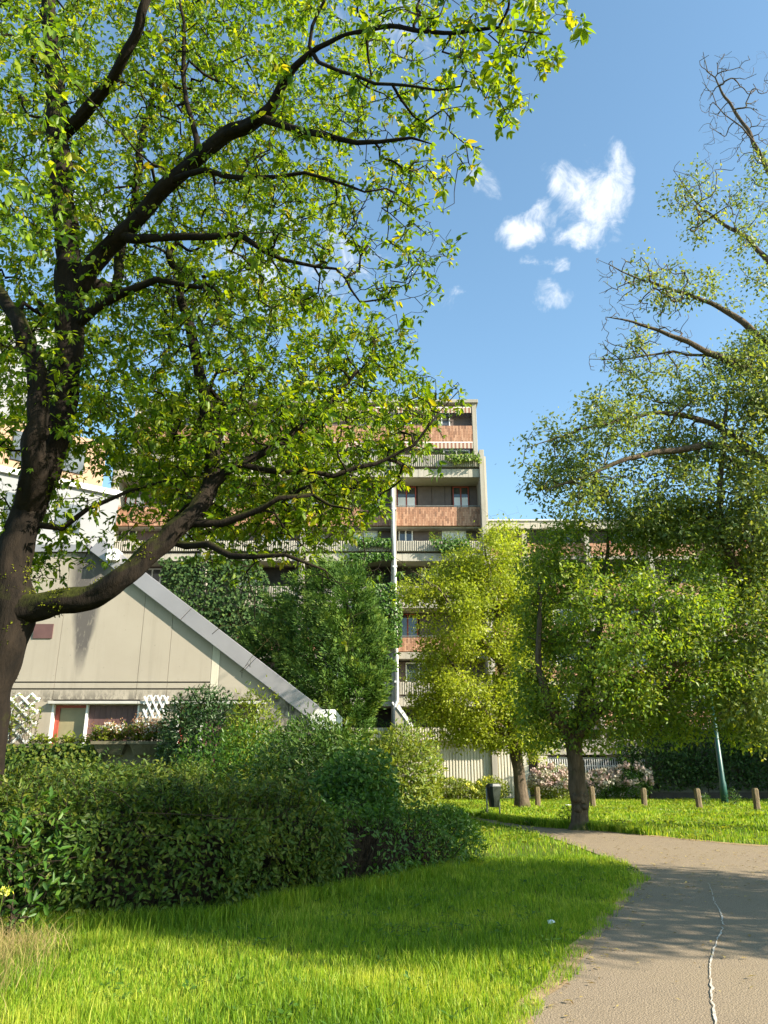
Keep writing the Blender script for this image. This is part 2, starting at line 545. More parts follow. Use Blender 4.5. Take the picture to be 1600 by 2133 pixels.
def ground_mat():
    q = NT('lawn_soil')
    a = q.noise(0.5, 5, 0.6, q.coord()); b = q.noise(30, 4, 0.7, q.coord())
    c = q.ramp(b, [(0.25, (0.035, 0.055, 0.010)), (0.55, (0.085, 0.125, 0.014)), (0.8, (0.16, 0.19, 0.025))])
    c = q.mix(q.range(a, 0.45, 0.7, 0, 0.35), c, (0.13, 0.11, 0.04))
    return q.done(q.bsdf(c, 0.95, 0.1, 0, b, 0.03, 0.9))


def path_mat():
    q = NT('worn_asphalt')
    a = q.noise(0.45, 5, 0.6, q.coord()); g = q.noise(70, 3, 0.8, q.coord()); v = q.n('ShaderNodeTexVoronoi')
    v.inputs['Scale'].default_value = 75; q.l(q.coord(), v.inputs['Vector'])
    c = q.ramp(g, [(0.28, (0.095, 0.073, 0.050)), (0.5, (0.24, 0.188, 0.130)), (0.75, (0.44, 0.355, 0.255))])
    c = q.mix(0.35, c, q.ramp(v.outputs['Distance'], [(0.05, (0.27, 0.212, 0.135)), (0.5, (0.10, 0.075, 0.045))]))
    c = q.mix(q.range(a, 0.42, 0.68, 0, 0.4), c, (0.21, 0.165, 0.10))
    dk = q.noise(1.4, 6, 0.7, q.coord(), 0.5)
    c = q.mix(q.range(dk, 0.52, 0.70, 0, 0.22), c, (0.10, 0.08, 0.06))
    lt = q.noise(260, 2, 0.5, q.coord())
    c = q.mix(q.range(lt, 0.62, 0.70, 0, 0.6), c, (0.50, 0.43, 0.32))
    return q.done(q.bsdf(c, 0.85, 0.25, 0, q.math('ADD', g, v.outputs['Distance']), 0.006, 0.7))


def sand_mat():
    q = NT('sandy_dirt')
    a = q.noise(3, 6, 0.75, q.coord()); b = q.noise(60, 4, 0.7, q.coord())
    c = q.ramp(q.math('ADD', q.math('MULTIPLY', a, 0.6), q.math('MULTIPLY', b, 0.4)), [(0.35, (0.17, 0.12, 0.06)), (0.55, (0.34, 0.25, 0.14)), (0.75, (0.46, 0.36, 0.22))])
    return q.done(q.bsdf(c, 0.95, 0.1, 0, b, 0.02, 0.9))


M['ground'] = ground_mat(); M['path'] = path_mat(); M['sand'] = sand_mat()
M['crack'] = plain_mat('white_crack_filler', (0.42, 0.39, 0.33), 0.8, 0.2, 0, 0.3, 20)
M['paving'] = plain_mat('pale_kerb_concrete', (0.40, 0.36, 0.30), 0.85, 0.2, 0, 0.15, 3)

# ------------------------------------------------------------------ ground, path


def smooth_poly(pts, n=6):
    pts = [Vector((p[0], p[1], 0)) for p in pts]
    out = []
    for i in range(len(pts) - 1):
        p0 = pts[max(i - 1, 0)]; p1 = pts[i]; p2 = pts[i + 1]; p3 = pts[min(i + 2, len(pts) - 1)]
        for k in range(n):
            t = k / n
            q = 0.5 * ((2 * p1) + (p2 - p0) * t + (2 * p0 - 5 * p1 + 4 * p2 - p3) * t * t + (3 * p1 - p0 - 3 * p2 + p3) * t ** 3)
            out.append((q.x, q.y))
    out.append((pts[-1].x, pts[-1].y))
    return out


def inside(poly, x, y):
    x = np.asarray(x); y = np.asarray(y)
    r = np.zeros(x.shape, bool)
    n = len(poly)
    for i in range(n):
        x1, y1 = poly[i]; x2, y2 = poly[(i + 1) % n]
        if y1 == y2: continue
        c = ((y1 > y) != (y2 > y)) & (x < (x2 - x1) * (y - y1) / (y2 - y1) + x1)
        r ^= c
    return r


def edge_dist(poly, x, y):
    x = np.asarray(x, float); y = np.asarray(y, float)
    d = np.full(x.shape, 1e9)
    n = len(poly)
    for i in range(n):
        ax, ay = poly[i]; bx, by = poly[(i + 1) % n]
        vx, vy = bx - ax, by - ay
        t = np.clip(((x - ax) * vx + (y - ay) * vy) / (vx * vx + vy * vy + 1e-9), 0, 1)
        d = np.minimum(d, np.hypot(x - ax - t * vx, y - ay - t * vy))
    return d


near_edge = [(0.55, -3.0), (0.75, 2.5)] + [tuple(GR(*p)[:2]) for p in ((1100, 2140), (1165, 2050), (1222, 1975), (1268, 1915), (1318, 1860), (1340, 1832), (1318, 1808), (1250, 1782), (1165, 1752), (1085, 1728), (1010, 1713), (950, 1705))] + [(-1.0, 28.0), (-5.0, 28.6)]
far_edge = [(-5.0, 30.6), (-1.0, 30.0)] + [tuple(GR(*p)[:2]) for p in ((940, 1699), (1000, 1705), (1080, 1719), (1160, 1727), (1240, 1732), (1340, 1741), (1450, 1752), (1600, 1764))] + [(11.5, 15.6), (17.0, 13.0), (30, 10)]
NEAR = smooth_poly(near_edge, 8)
FAR = smooth_poly(far_edge, 6)
PATH = NEAR + FAR + [(30, -3.0)]
HB = [tuple(GR(*p)[:2]) for p in ((-260, 1965), (0, 1945), (180, 1935), (420, 1925), (560, 1890), (760, 1855), (955, 1814))]

g = MB().sheet([(-300, -40), (300, -40), (300, 400), (-300, 400)], 0.0).build('ground', M['ground'])
tag(g, 'lawn and soil that the whole place stands on', None, kind='structure')


def jag(poly, amp, seed):
    return [(x + amp * mnoise.noise((x * 2.3, y * 2.3, seed)) + 0.4 * amp * mnoise.noise((x * 9, y * 9, seed)), y + amp * mnoise.noise((x * 2.3, y * 2.3, seed + 9))) for x, y in poly]


path = MB().sheet(jag(NEAR, 0.05, 1) + jag(FAR, 0.06, 2) + [(30, -3.0)], 0.014).build('path', M['path'])
tag(path, 'worn asphalt park path curving between the lawns', kind='structure')


def strip(edge, w0, w1, z):
    a = []; b = []
    e = [Vector((x, y, 0)) for x, y in edge]
    for i, p in enumerate(e):
        t = (e[min(i + 1, len(e) - 1)] - e[max(i - 1, 0)]).normalized()
        nrm = Vector((-t.y, t.x, 0))
        k = mnoise.noise((p.x * 1.7, p.y * 1.7, 4.2)); k2 = mnoise.noise((p.x * 1.3, p.y * 1.3, 8.2))
        a.append(p + nrm * (w0 * (1 + 0.8 * k))); b.append(p - nrm * (w1 * (1 + 0.9 * k2)))
    m = MB()
    vs = [(p.x, p.y, z) for p in a] + [(p.x, p.y, z) for p in b]
    n = len(a)
    m.add(vs, [(i, n + i, n + i + 1, i + 1) for i in range(n - 1)])
    return m


fine_near = smooth_poly(near_edge[:9], 24)
tag(strip(fine_near, 0.12, 0.045, 0.018).build('path_edge', M['sand']), 'sandy dirt strip between lawn and asphalt path', kind='structure')
fine_far = smooth_poly(far_edge[2:], 14)
tag(strip(fine_far, 0.16, 0.10, 0.018).build('path_edge', M['sand']), 'thin dirt strip on the far edge of the path', kind='structure')

# white filled crack
cr = []
for (px, py) in ((1476, 1842), (1484, 1862), (1488, 1880), (1502, 1905), (1506, 1935), (1496, 1960), (1486, 1990), (1480, 2020), (1482, 2050), (1484, 2085), (1488, 2110), (1492, 2140), (1500, 2240)):
    cr.append(tuple(GR(px, py)[:2]))
cr = smooth_poly(cr, 14)
m = MB(); L_ = []; R_ = []
for i, (x, y) in enumerate(cr):
    w = 0.007 + 0.015 * max(0, mnoise.noise((y * 3.1, 0, 3)) + 0.25) + 0.012 * max(0, mnoise.noise((y * 11, 2, 3)))
    w *= 0.6 * min(1.0, 0.35 + i / 70)
    jx = 0.02 * mnoise.noise((y * 9, 7, 1)) + 0.008 * mnoise.noise((y * 30, 7, 1))
    L_.append((x - w + jx, y, 0.022)); R_.append((x + w + jx, y, 0.022))
n = len(cr)
m.add(L_ + R_, [(i, n + i, n + i + 1, i + 1) for i in range(n - 1) if not (i < 90 and mnoise.noise((i * 0.23, 3, 0)) > 0.28)])
m.build('crack_filler', M['crack'], path)
# narrow far footway behind the bollards
fw = [tuple(GR(*p)[:2]) for p in ((1000, 1684), (1130, 1681), (1240, 1682), (1400, 1687), (1650, 1690))]
tag(strip(smooth_poly(fw, 6), 0.35, 0.35, 0.012).build('footway', M['paving']), 'narrow pale footway running behind the wooden bollards', kind='structure')

# ------------------------------------------------------------------ big apartment building


def ribbed(mb, x0, x1, yf, yb, z0, z1, pitch=0.13, depth=0.05, lean=0.0):
    """a trough whose front is vertical ribs"""
    mb.box(x0, x1, yf + depth, yb, z0, z1)
    n = max(2, int((x1 - x0) / pitch)); p = (x1 - x0) / n
    for i in range(n):
        a = x0 + i * p + 0.02 * p; b = a + p * 0.62
        zt = z1 + 0.012 * math.sin(i * 7.3)
        vs = [(a, yf + depth - 0.001, z0 + 0.01), (b, yf + depth - 0.001, z0 + 0.01), (b - 0.15 * p, yf, z0 + 0.015), (a + 0.15 * p, yf, z0 + 0.015)]
        vs += [(x, y, zt) for x, y, z in vs]
        mb.add(vs, [(0, 1, 2, 3), (7, 6, 5, 4), (3, 2, 6, 7), (2, 1, 5, 6), (0, 3, 7, 4), (1, 0, 4, 5)])
    return mb


def tiles(mb, x0, x1, yf, z0, z1, rows=4, tw=0.105):
    mb.box(x0, x1, yf + 0.03, yf + 0.18, z0, z1)
    n = int((x1 - x0) / tw); w = (x1 - x0) / n; h = (z1 - z0) / rows
    for i in range(n):
        o = 0.5 * h if i % 2 else 0.0
        for r in range(rows + (1 if o else 0)):
            a = max(z0, z0 + r * h - o); b = min(z1, z0 + (r + 1) * h - o)
            if b - a < 0.04: continue
            j = 0.006 * ((i * 37 + r * 17) % 5) / 5
            mb.box(x0 + i * w + 0.005, x0 + (i + 1) * w - 0.005, yf - j, yf + 0.032, a + 0.005, b - 0.005)
    return mb


BLOC = Vector((0.0, 44.0, 0.0))
B = thing('apartment_building', BLOC, 'tall stepped concrete apartment block with terracotta parapets and ribbed planters', 'building')
FR, TL, LB, RB, YT = 44.0, 44.5, 45.6, 45.25, 46.7
FINX = [(5.86, 6.16), (0.42, 0.74), (-5.0, -4.7), (-10.8, -10.5), (-16.6, -16.3)]
BAYS = [(0.745, 5.855), (-4.695, 0.415), (-10.495, -5.005), (-16.295, -10.805)]
z = lambda py, Y=FR: ZZ(py, Y)
ZTOP = ZZ(835, YT)
zP1t, zP1b = z(948), z(972)
# core that closes the back of every storey
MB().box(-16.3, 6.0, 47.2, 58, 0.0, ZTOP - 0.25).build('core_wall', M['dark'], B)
for i, (a, b) in enumerate(FINX):
    m = MB()
    zt = z(938)
    m.prism_y([(a, 0), (b, 0), (b, zt - 0.25), (b, zt), (a, zt)], FR - 0.12, YT + 0.02)
    m.box(a + 0.003, b - 0.003, YT - 0.12, 57.9, 0.0, ZTOP - 0.05)
    m.build('fin_wall', M['concrete_grey'], B, 0.015)
MB().box(6.161, 6.30, 44.2, 57.5, 0.0, z(948)).build('end_wall', M['concrete'], B)
MB().box(-16.7, 6.28, YT - 0.25, 58.2, ZTOP - 0.24, ZTOP).build('roof_slab', M['concrete_grey'], B, 0.02)


def window(parent, x0, x1, yf, z0, z1, fmat='white', lower=None, mull=1, pane='glass', fw=0.07):
    w = MB()
    w.box(x0, x1, yf, yf + 0.06, z0, z0 + fw); w.box(x0, x1, yf, yf + 0.06, z1 - fw, z1)
    w.box(x0, x0 + fw, yf, yf + 0.06, z0 + fw, z1 - fw); w.box(x1 - fw, x1, yf, yf + 0.06, z0 + fw, z1 - fw)
    for k in range(mull):
        xm = x0 + (x1 - x0) * (k + 1) / (mull + 1)
        w.box(xm - fw * 0.6, xm + fw * 0.6, yf - 0.01, yf + 0.06, z0 + fw, z1 - fw)
    o = w.build('window_frame', M[fmat], parent)
    MB().box(x0 + 0.03, x1 - 0.03, yf + 0.045, yf + 0.055, z0 + 0.03, z1 - 0.03).build('pane', M[pane], o)
    if lower:
        zl = z0 + (z1 - z0) * lower
        MB().box(x0 + fw + 0.01, x1 - fw - 0.01, yf + 0.02, yf + 0.035, z0 + fw, zl).build('blind', M['white_panel'], o)
    return o


PLANTER_TOPS = []
for bi, (x0, x1) in enumerate(BAYS):
    W = x1 - x0
    fx = lambda t: x0 + W * t
    # ---- set back top storey
    zt0, zt1 = ZZ(925, YT), ZZ(888, YT)
    tiles(MB(), x0, x1, YT - 0.1, zt0, zt1, 3, 0.105 if bi < 2 else 0.21).build('tile_parapet', M['tile'], B)
    MB().box(x0, x1, YT + 0.1, 47.19, zt0 - 0.12, zt0).build('slab', M['concrete_grey'], B)
    MB().box(x0, x1, 47.10, 47.19, zt1 - 0.6, ZTOP - 0.245).build('back_wall', M['brown'], B)
    window(B, fx(0.04), fx(0.22), 47.02, zt1 - 0.3, ZTOP - 0.34, 'white')
    window(B, fx(0.5), fx(0.72), 47.02, zt1 - 0.3, ZTOP - 0.34, 'white', None, 1)
    if bi < 2:
        for (za, zb_, yy) in ((ZZ(860, YT - 0.3), ZZ(849, YT - 0.3), YT - 0.32), (ZZ(935, YT - 0.45), ZZ(923, YT - 0.45), YT - 0.55)):
            MB().prism_y([(fx(0.02), za), (fx(0.985), za), (fx(0.985), zb_), (fx(0.02), zb_)], yy, yy + 0.03).build('awning_valance', M['awning'], B)
            MB().tube([(fx(0.02), yy + 0.16, zb_ + 0.05), (fx(0.985), yy + 0.16, zb_ + 0.05)], 0.06, 8).build('awning_roller', M['white'], B)
    # ---- terrace storey behind the first planter
    MB().box(x0, x1, 47.0, 47.15, z(1000), zt0 - 0.13).build('back_wall', M['brown'], B)
    window(B, fx(0.62), fx(0.96), 46.9, ZZ(972, 46.9), ZZ(937, 46.9), 'white', None, 1)
    ribbed(MB(), x0 + 0.02, x1 + 0.0, FR - 0.05, FR + 0.55, zP1b, zP1t).build('planter', M['concrete_grey'], B)
    PLANTER_TOPS.append((bi, 1, x0, x1, FR + 0.2, zP1t))

    def fascia(pt, pb, nm='fascia'):
        zt_, zb2 = z(pt), z(pb)
        mm = MB(); k = 15
        for i in range(k):  # board marked front: shallow boards
            a = x0 + W * i / k; b = x0 + W * (i + 1) / k
            mm.box(a + 0.006, b - 0.006, FR + 0.08 - 0.004 * (i * 5 % 3), FR + 0.12, zb2 + 0.01, zt_)
        mm.box(x0, x1, FR + 0.121, FR + 0.3, zb2, zt_)
        mm.build(nm, M['concrete'], B)
        MB().box(x0, x1, FR + 0.301, 47.19, zb2 + 0.004, zb2 + 0.22).build('soffit_slab', M['soffit'], B)
    fascia(976, 993)
    # ---- loggia with terracotta parapet
    zl0, zl1 = ZZ(1095, TL), ZZ(1056, TL)

    def loggia(ztop, zbot, low=0.67, red=True):
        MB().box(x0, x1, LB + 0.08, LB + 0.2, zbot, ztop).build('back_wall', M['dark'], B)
        for (ta, tb) in ((0.27, 0.44), (0.445, 0.60), (0.605, 0.68)):
            MB().box(fx(ta), fx(tb), LB, LB + 0.05, zbot, ztop - 0.05).build('shutter_panel', M['brown'], B)
        h = ztop - zbot
        window(B, fx(0.01), fx(0.25), LB + 0.01, zbot + 0.3 * h, ztop - 0.05, 'red' if red else 'white', low, 1)
        window(B, fx(0.70), fx(0.90), LB + 0.01, zbot + 0.3 * h, ztop - 0.05, 'red' if red else 'white', low, 1)
        MB().box(fx(0.91), x1, LB, LB + 0.05, zbot, ztop - 0.05).build('shutter_panel', M['brown'], B)
    loggia(z(993), zl0 - 0.2)
    tiles(MB(), x0, x1, TL, zl0, zl1, 4, 0.105 if bi < 2 else 0.21).build('tile_parapet', M['tile'], B)
    MB().tube([(x0, TL + 0.08, zl1 + 0.09), (x1, TL + 0.08, zl1 + 0.09)], 0.03, 6).build('handrail', M['steel'], B)
    MB().box(x0, x1, TL + 0.19, 47.19, zl0 - 0.1, zl0 + 0.05).build('slab', M['concrete_grey'], B)
    # ---- recess and second planter
    MB().box(x0, x1, RB + 0.1, RB + 0.2, z(1170), zl0 - 0.11).build('back_wall', M['brown'], B)
    window(B, fx(0.55), fx(0.84), RB, z(1150), ZZ(1100, RB), 'white', 0.93, 1)
    window(B, fx(0.03), fx(0.2), RB, z(1150), ZZ(1100, RB), 'white', None, 1)
    ribbed(MB(), x0 + 0.02, x1, FR - 0.05, FR + 0.55, z(1148), z(1127)).build('planter', M['concrete'], B)
    PLANTER_TOPS.append((bi, 2, x0, x1, FR + 0.2, z(1127)))
    fascia(1152, 1168)
    # ---- lower loggia, planter, loggia
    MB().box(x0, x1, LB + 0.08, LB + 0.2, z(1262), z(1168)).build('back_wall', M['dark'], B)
    window(B, fx(0.3), fx(0.5), LB, z(1240), ZZ(1184, LB), 'white', 0.6, 1)
    ribbed(MB(), x0 + 0.02, x1, FR - 0.05, FR + 0.55, z(1243), z(1221)).build('planter', M['concrete_grey'], B)
    PLANTER_TOPS.append((bi, 3, x0, x1, FR + 0.2, z(1221)))
    fascia(1247, 1266)
    loggia(z(1266), z(1356), None)
    tiles(MB(), x0, x1, TL, ZZ(1357, TL), ZZ(1328, TL), 4, 0.105 if bi < 1 else 0.3).build('tile_parapet', M['tile'], B)
    MB().tube([(x0, TL + 0.08, ZZ(1328, TL) + 0.09), (x1, TL + 0.08, ZZ(1328, TL) + 0.09)], 0.03, 6).build('handrail', M['steel'], B)
    MB().box(x0, x1, TL + 0.02, 47.19, ZZ(1372, TL), ZZ(1358.5, TL)).build('slab', M['concrete_grey'], B)
    MB().box(x0, x1, RB + 0.1, RB + 0.2, z(1470), z(1372)).build('back_wall', M['brown'], B)
    window(B, fx(0.1), fx(0.4), RB, z(1445), ZZ(1380, RB), 'white', None, 1)
    ribbed(MB(), x0 + 0.02, x1, FR - 0.05, FR + 0.55, z(1447), z(1421)).build('planter', M['concrete'], B)
    PLANTER_TOPS.append((bi, 4, x0, x1, FR + 0.2, z(1421)))
    fascia(1450, 1471)
    MB().box(x0, x1, LB + 0.08, LB + 0.2, z(1560), z(1471)).build('back_wall', M['dark'], B)
    ribbed(MB(), x0 + (0.35 if bi == 0 else 0.02), x1 + (1.0 if bi == 0 else 0), FR - 0.62, FR - 0.02 if bi == 0 else FR + 0.2, z(1543, FR - 0.5), z(1516, FR - 0.5), 0.14, 0.06).build('planter', M['concrete_pale'], B)
    PLANTER_TOPS.append((bi, 5, x0 + 0.35, x1, FR - 0.3, z(1516, FR - 0.5)))
# ribbed ground floor wall with one horizontal joint
zj = z(1566)
x0w, x1w = -16.2, 7.55
m = MB()
m.box(x0w, x1w, FR + 0.125, FR + 0.5, 0, z(1543))
n = int((x1w - x0w) / 0.165)
for i in range(n):
    a = x0w + i * (x1w - x0w) / n
    for (za, zb_) in ((0.0, zj - 0.025), (zj + 0.025, z(1545))):
        dj = 0.02 * (((i * 29) % 7) / 7)
        vs = [(a + 0.01, FR + 0.126, za), (a + 0.125, FR + 0.126, za), (a + 0.105, FR + 0.075 + dj, za), (a + 0.03, FR + 0.075 + dj, za)]
        vs += [(x, y, zb_) for x, y, _ in vs]
        m.add(vs, [(0, 1, 2, 3), (7, 6, 5, 4), (3, 2, 6, 7), (2, 1, 5, 6), (0, 3, 7, 4), (1, 0, 4, 5)])
m.build('ribbed_wall', M['concrete_pale'], B)
MB().box(7.551, 7.85, FR - 0.05, FR + 1.6, 0, z(1545)).build('wall_end', M['concrete_pale'], B, 0.01)
# sloping stair wall beside the downpipe
xs0, xs1 = XX(836, 1475, 43.2), XX(856, 1515, 43.2)
zs0, zs1 = z(1472, 43.2), z(1512, 43.2)
MB().prism_y([(0.60, 0.0), (xs1, 0.0), (xs1, zs1 - 0.1), (0.76, zs0 - 0.1), (0.60, zs0 - 0.1)], 42.9, FR - 0.2).build('stair_wall', M['concrete_grey'], B)
MB().prism_y([(0.70, zs0 - 0.09), (xs1 + 0.06, zs1 - 0.15), (xs1 + 0.12, zs1 + 0.02), (0.80, zs0 + 0.12)], 42.85, FR - 0.19).build('stair_coping', M['white'], B)
# downpipe with a kink and a side branch
pp = [PT(px, py, 43.75) for px, py in ((817, 985), (820, 1100), (823, 1200), (825, 1300), (827, 1380), (828, 1440), (828, 1458), (823, 1470), (823, 1500), (823, 1560))]
MB().tube(pp, 0.085, 8).build('downpipe', M['pipe'], B, smooth=True)
MB().tube([PT(817, 1463, 43.75), PT(823, 1473, 43.75)], 0.06, 8).build('pipe_branch', M['pipe'], B)
for py in (1060, 1180, 1300, 1420):
    c = PT(821 + (py - 1060) * 0.016, py, 43.75)
    MB().box(c.x - 0.13, c.x + 0.13, 43.68, 43.87, c.z - 0.05, c.z + 0.05).build('pipe_bracket', M['pipe'], B)

# lower wing on the right, partly hidden by the trees
WL = Vector((15, 50, 0))
Wg = thing('apartment_wing', WL, 'lower concrete wing behind the trees with barred ground floor window', 'building')
zt = ZZ(1085, 50)
MB().box(6.31, 34, 50.6, 62, 0, zt - 0.4).build('core_wall', M['dark'], Wg)
m = MB()
for i in range(60):
    a = 6.31 + i * 0.46
    m.box(a + 0.006, a + 0.454, 50 - 0.01 * (i % 3) * 0.5, 50.3, zt - 0.55, zt)
m.build('roof_parapet', M['concrete'], Wg)
MB().box(6.31, 34, 49.9, 50.35, zt + 0.001, zt + 0.07).build('parapet_cap', M['pipe'], Wg)
for k in range(5):
    zz = zt - 1.9 - k * 2.75
    tiles(MB(), 6.31, 33, 50.1, zz - 0.55, zz + 0.35, 3, 0.34).build('tile_parapet', M['tile'], Wg)
    MB().box(6.31, 33, 50.0, 50.6, zz - 0.8, zz - 0.56).build('fascia', M['concrete_grey'], Wg)
    for j in range(6):
        window(Wg, 7 + j * 4.2, 8.8 + j * 4.2, 50.5, zz + 0.2, zz + 1.4, 'white' if j % 2 else 'red')
for j in range(7):
    MB().box(9.3 + j * 4.2, 9.6 + j * 4.2, 49.7, 50.59, 0, zt - 0.9).build('fin_wall', M['concrete_grey'], Wg)
YG = 46.0
zt_ = ZZ(1577, YG); zb_ = ZZ(1632, YG)
MB().box(8.6, 26, YG - 0.3, 50.0, ZZ(1572, YG), ZZ(1540, YG)).build('lintel', M['concrete'], Wg)
MB().box(XX(1141, 1600, YG), 26, YG - 0.05, YG + 0.2, 0, zb_).build('window_wall', M['concrete'], Wg)
MB().box(XX(1122, 1600, YG), XX(1140, 1600, YG), YG - 0.25, YG + 0.4, 0, ZZ(1572, YG) - 0.002).build('pillar', M['soffit'], Wg)
MB().box(7.86, 8.59, YG - 0.1, YG + 0.1, ZZ(1582, YG), ZZ(1540, YG)).build('tile_panel', M['tile'], Wg)
MB().box(7.86, XX(1122, 1600, YG) - 0.01, YG + 0.3, YG + 0.5, 0, ZZ(1582, YG)).build('doorway', M['dark'], Wg)
MB().box(8.0, 8.35, YG - 0.35, YG - 0.11, ZZ(1563, YG), ZZ(1556, YG)).build('door_lamp', M['white'], Wg)
xg0, xg1 = XX(1143, 1600, YG), XX(1352, 1600, YG)
window(Wg, xg0, xg1, YG + 0.06, zb_, zt_, 'white', None, 3, 'glass', 0.12)
gr = MB()
gr.box(xg0, xg1, YG - 0.10, YG - 0.07, zb_ + 0.05, zb_ + 0.1); gr.box(xg0, xg1, YG - 0.10, YG - 0.07, zt_ - 0.5, zt_ - 0.45)
gro = gr.build('window_grille', M['white'], Wg)
nb = 44
for i in range(nb + 1):
    xb = xg0 + (xg1 - xg0) * i / nb
    MB().box(xb - 0.022, xb + 0.022, YG - 0.14, YG - 0.102, zb_, zt_ - 0.02).build('bar', M['white'], gro)

# shaded garden wall on the far right
gw = thing('garden_wall', Vector((22, 42, 0)), 'dark shaded concrete panel wall under ivy behind the lamp post', 'wall')
for i in range(9):
    a = XX(1352, 1640, 42) + i * 3.05
    MB().box(a + 0.02, a + 3.03, 42, 42.25, 0.35, 3.3).build('panel', M['wall_dark'], gw)
MB().box(XX(1352, 1640, 42), XX(1352, 1640, 42) + 27.5, 41.9, 42.3, 0, 0.349).build('plinth', M['dark'], gw)

# pale block behind the house, turned towards the sun
LBK = thing('terraced_block', Vector((-15.5, 33, 0)), 'pale terraced block with peach parapet glimpsed through the left tree', 'building')
ang = math.radians(38)
ca, sa = math.cos(ang), math.sin(ang)


def rotbox(x0, x1, y0, y1, z0, z1, name, mat):
    mm = MB().box(x0, x1, y0, y1, z0, z1)
    mm.v = [(-15.5 + x * ca - y * sa, 33 + x * sa + y * ca, zz) for x, y, zz in mm.v]
    return mm.build(name, M[mat], LBK)


zA, zB, zC = ZZ(945, 31), ZZ(835, 31), ZZ(1140, 30)
rotbox(-9, 4.2, 0, 8, 0, zC, 'lower_wall', 'pale_clad')
rotbox(-9, 3.6, 0.6, 8, zC, zA, 'middle_wall', 'pale_clad')
rotbox(-9, 2.9, 1.2, 8, zA, zB, 'upper_wall', 'peach')
rotbox(-9, 0.9, 2.6, 8, zB, ZZ(640, 33), 'top_wall', 'pale_clad')
for k in range(5):
    rotbox(-8 + k * 2.2, -6.9 + k * 2.2, 0.52, 0.6, zA - 2.6, zA - 1.2, 'window', 'glass')
    rotbox(-8 + k * 2.2, -6.9 + k * 2.2, 1.12, 1.2, zA + 0.6, zB - 0.5, 'window', 'glass')
rotbox(-9.1, 3.7, 0.4, 0.6, zA - 0.35, zA - 0.1, 'ledge', 'white')

# ------------------------------------------------------------------ low house on the left
HY = 23.0
H = thing('gabled_house', Vector(HOUSE_LOC), 'low cream concrete house with a sloping zinc coping and maroon shutters', 'house')
hx = lambda px, py=1450: XX(px, py, HY)
hz = lambda py: ZZ(py, HY)


def coping_z(x, low=True):
    """height of the coping line at world x"""
    pA, pB = ((280, 1218), (647, 1500)) if low else ((306, 1194), (665, 1471))
    a, b = PT(*pA, HY - 0.3), PT(*pB, HY - 0.3)
    return a.z + (b.z - a.z) * (x - a.x) / (b.x - a.x)


xL = -15.5
xR = hx(660, 1500)
x_top = hx(226, 1150)
ztopH = hz(1152)
zlint = hz(1457)
zg1a, zg1b, zg2a, zg2b = hz(1419.5), hz(1422.5), hz(1433.5), hz(1436.5)
# body behind the skin
MB().prism_y([(xL, 0), (xR - 0.3, 0), (xR - 0.3, coping_z(xR - 0.3)), (x_top, min(ztopH, coping_z(x_top))), (xL, min(ztopH, coping_z(x_top)))], HY + 0.30, HY + 7).build('house_body', M['dark'], H)
MB().box(xL, hx(437), HY + 0.03, HY + 0.05, zg2a - 0.1, zg1b + 0.1).build('groove_back', M['dark'], H)
joints = [xL, hx(-60), hx(110), hx(283), hx(346), hx(436), hx(453), hx(560), xR - 0.05]
for i in range(len(joints) - 1):
    a, b = joints[i] + 0.006, joints[i + 1] - 0.006
    ta, tb = min(ztopH, coping_z(a) + 0.1), min(ztopH, coping_z(b) + 0.1)
    poly_top = [(b, tb), (a, ta)]
    if a < x_top < b: poly_top = [(b, tb), (x_top, ztopH), (a, ztopH)]
    yo = HY - 0.002 * (i % 2)
    if i < 5:
        MB().prism_y([(a, zg1a), (b, zg1a)] + poly_top, yo, HY + 0.29).build('wall_panel', M['house_wall'], H)
        MB().box(a, b, yo, HY + 0.029, zg2a, zg1b).build('wall_panel', M['house_wall'], H)
        MB().box(a, b, yo, HY + 0.29, zlint, zg2b).build('wall_panel', M['house_wall'], H)
    else:
        mat = M['house_wall'] if i != 5 else M['concrete_pale']
        z0 = zlint if joints[i] < hx(540) else 0.0
        MB().prism_y([(a, z0), (b, z0)] + poly_top, yo, HY + 0.29).build('wall_panel', mat, H)
OPEN = [(105, 288), (368, 538)]
edges = [xL] + [hx(p, 1500) for o in OPEN for p in o] + [hx(560)]
for k in (0, 2, 4):
    MB().box(edges[k], edges[k + 1] - 0.0, HY + 0.001, HY + 0.29, 0, zlint - 0.001).build('wall_panel', M['house_wall'], H)
MB().box(hx(104, 1465), hx(289, 1465), HY - 0.16, HY + 0.1, hz(1467), hz(1461)).build('window_ledge', M['ledge'], H, 0.01)
MB().box(hx(289, 1465) + 0.003, hx(554, 1465), HY - 0.16, HY + 0.1, hz(1467), hz(1461)).build('window_ledge', M['ledge'], H, 0.01)
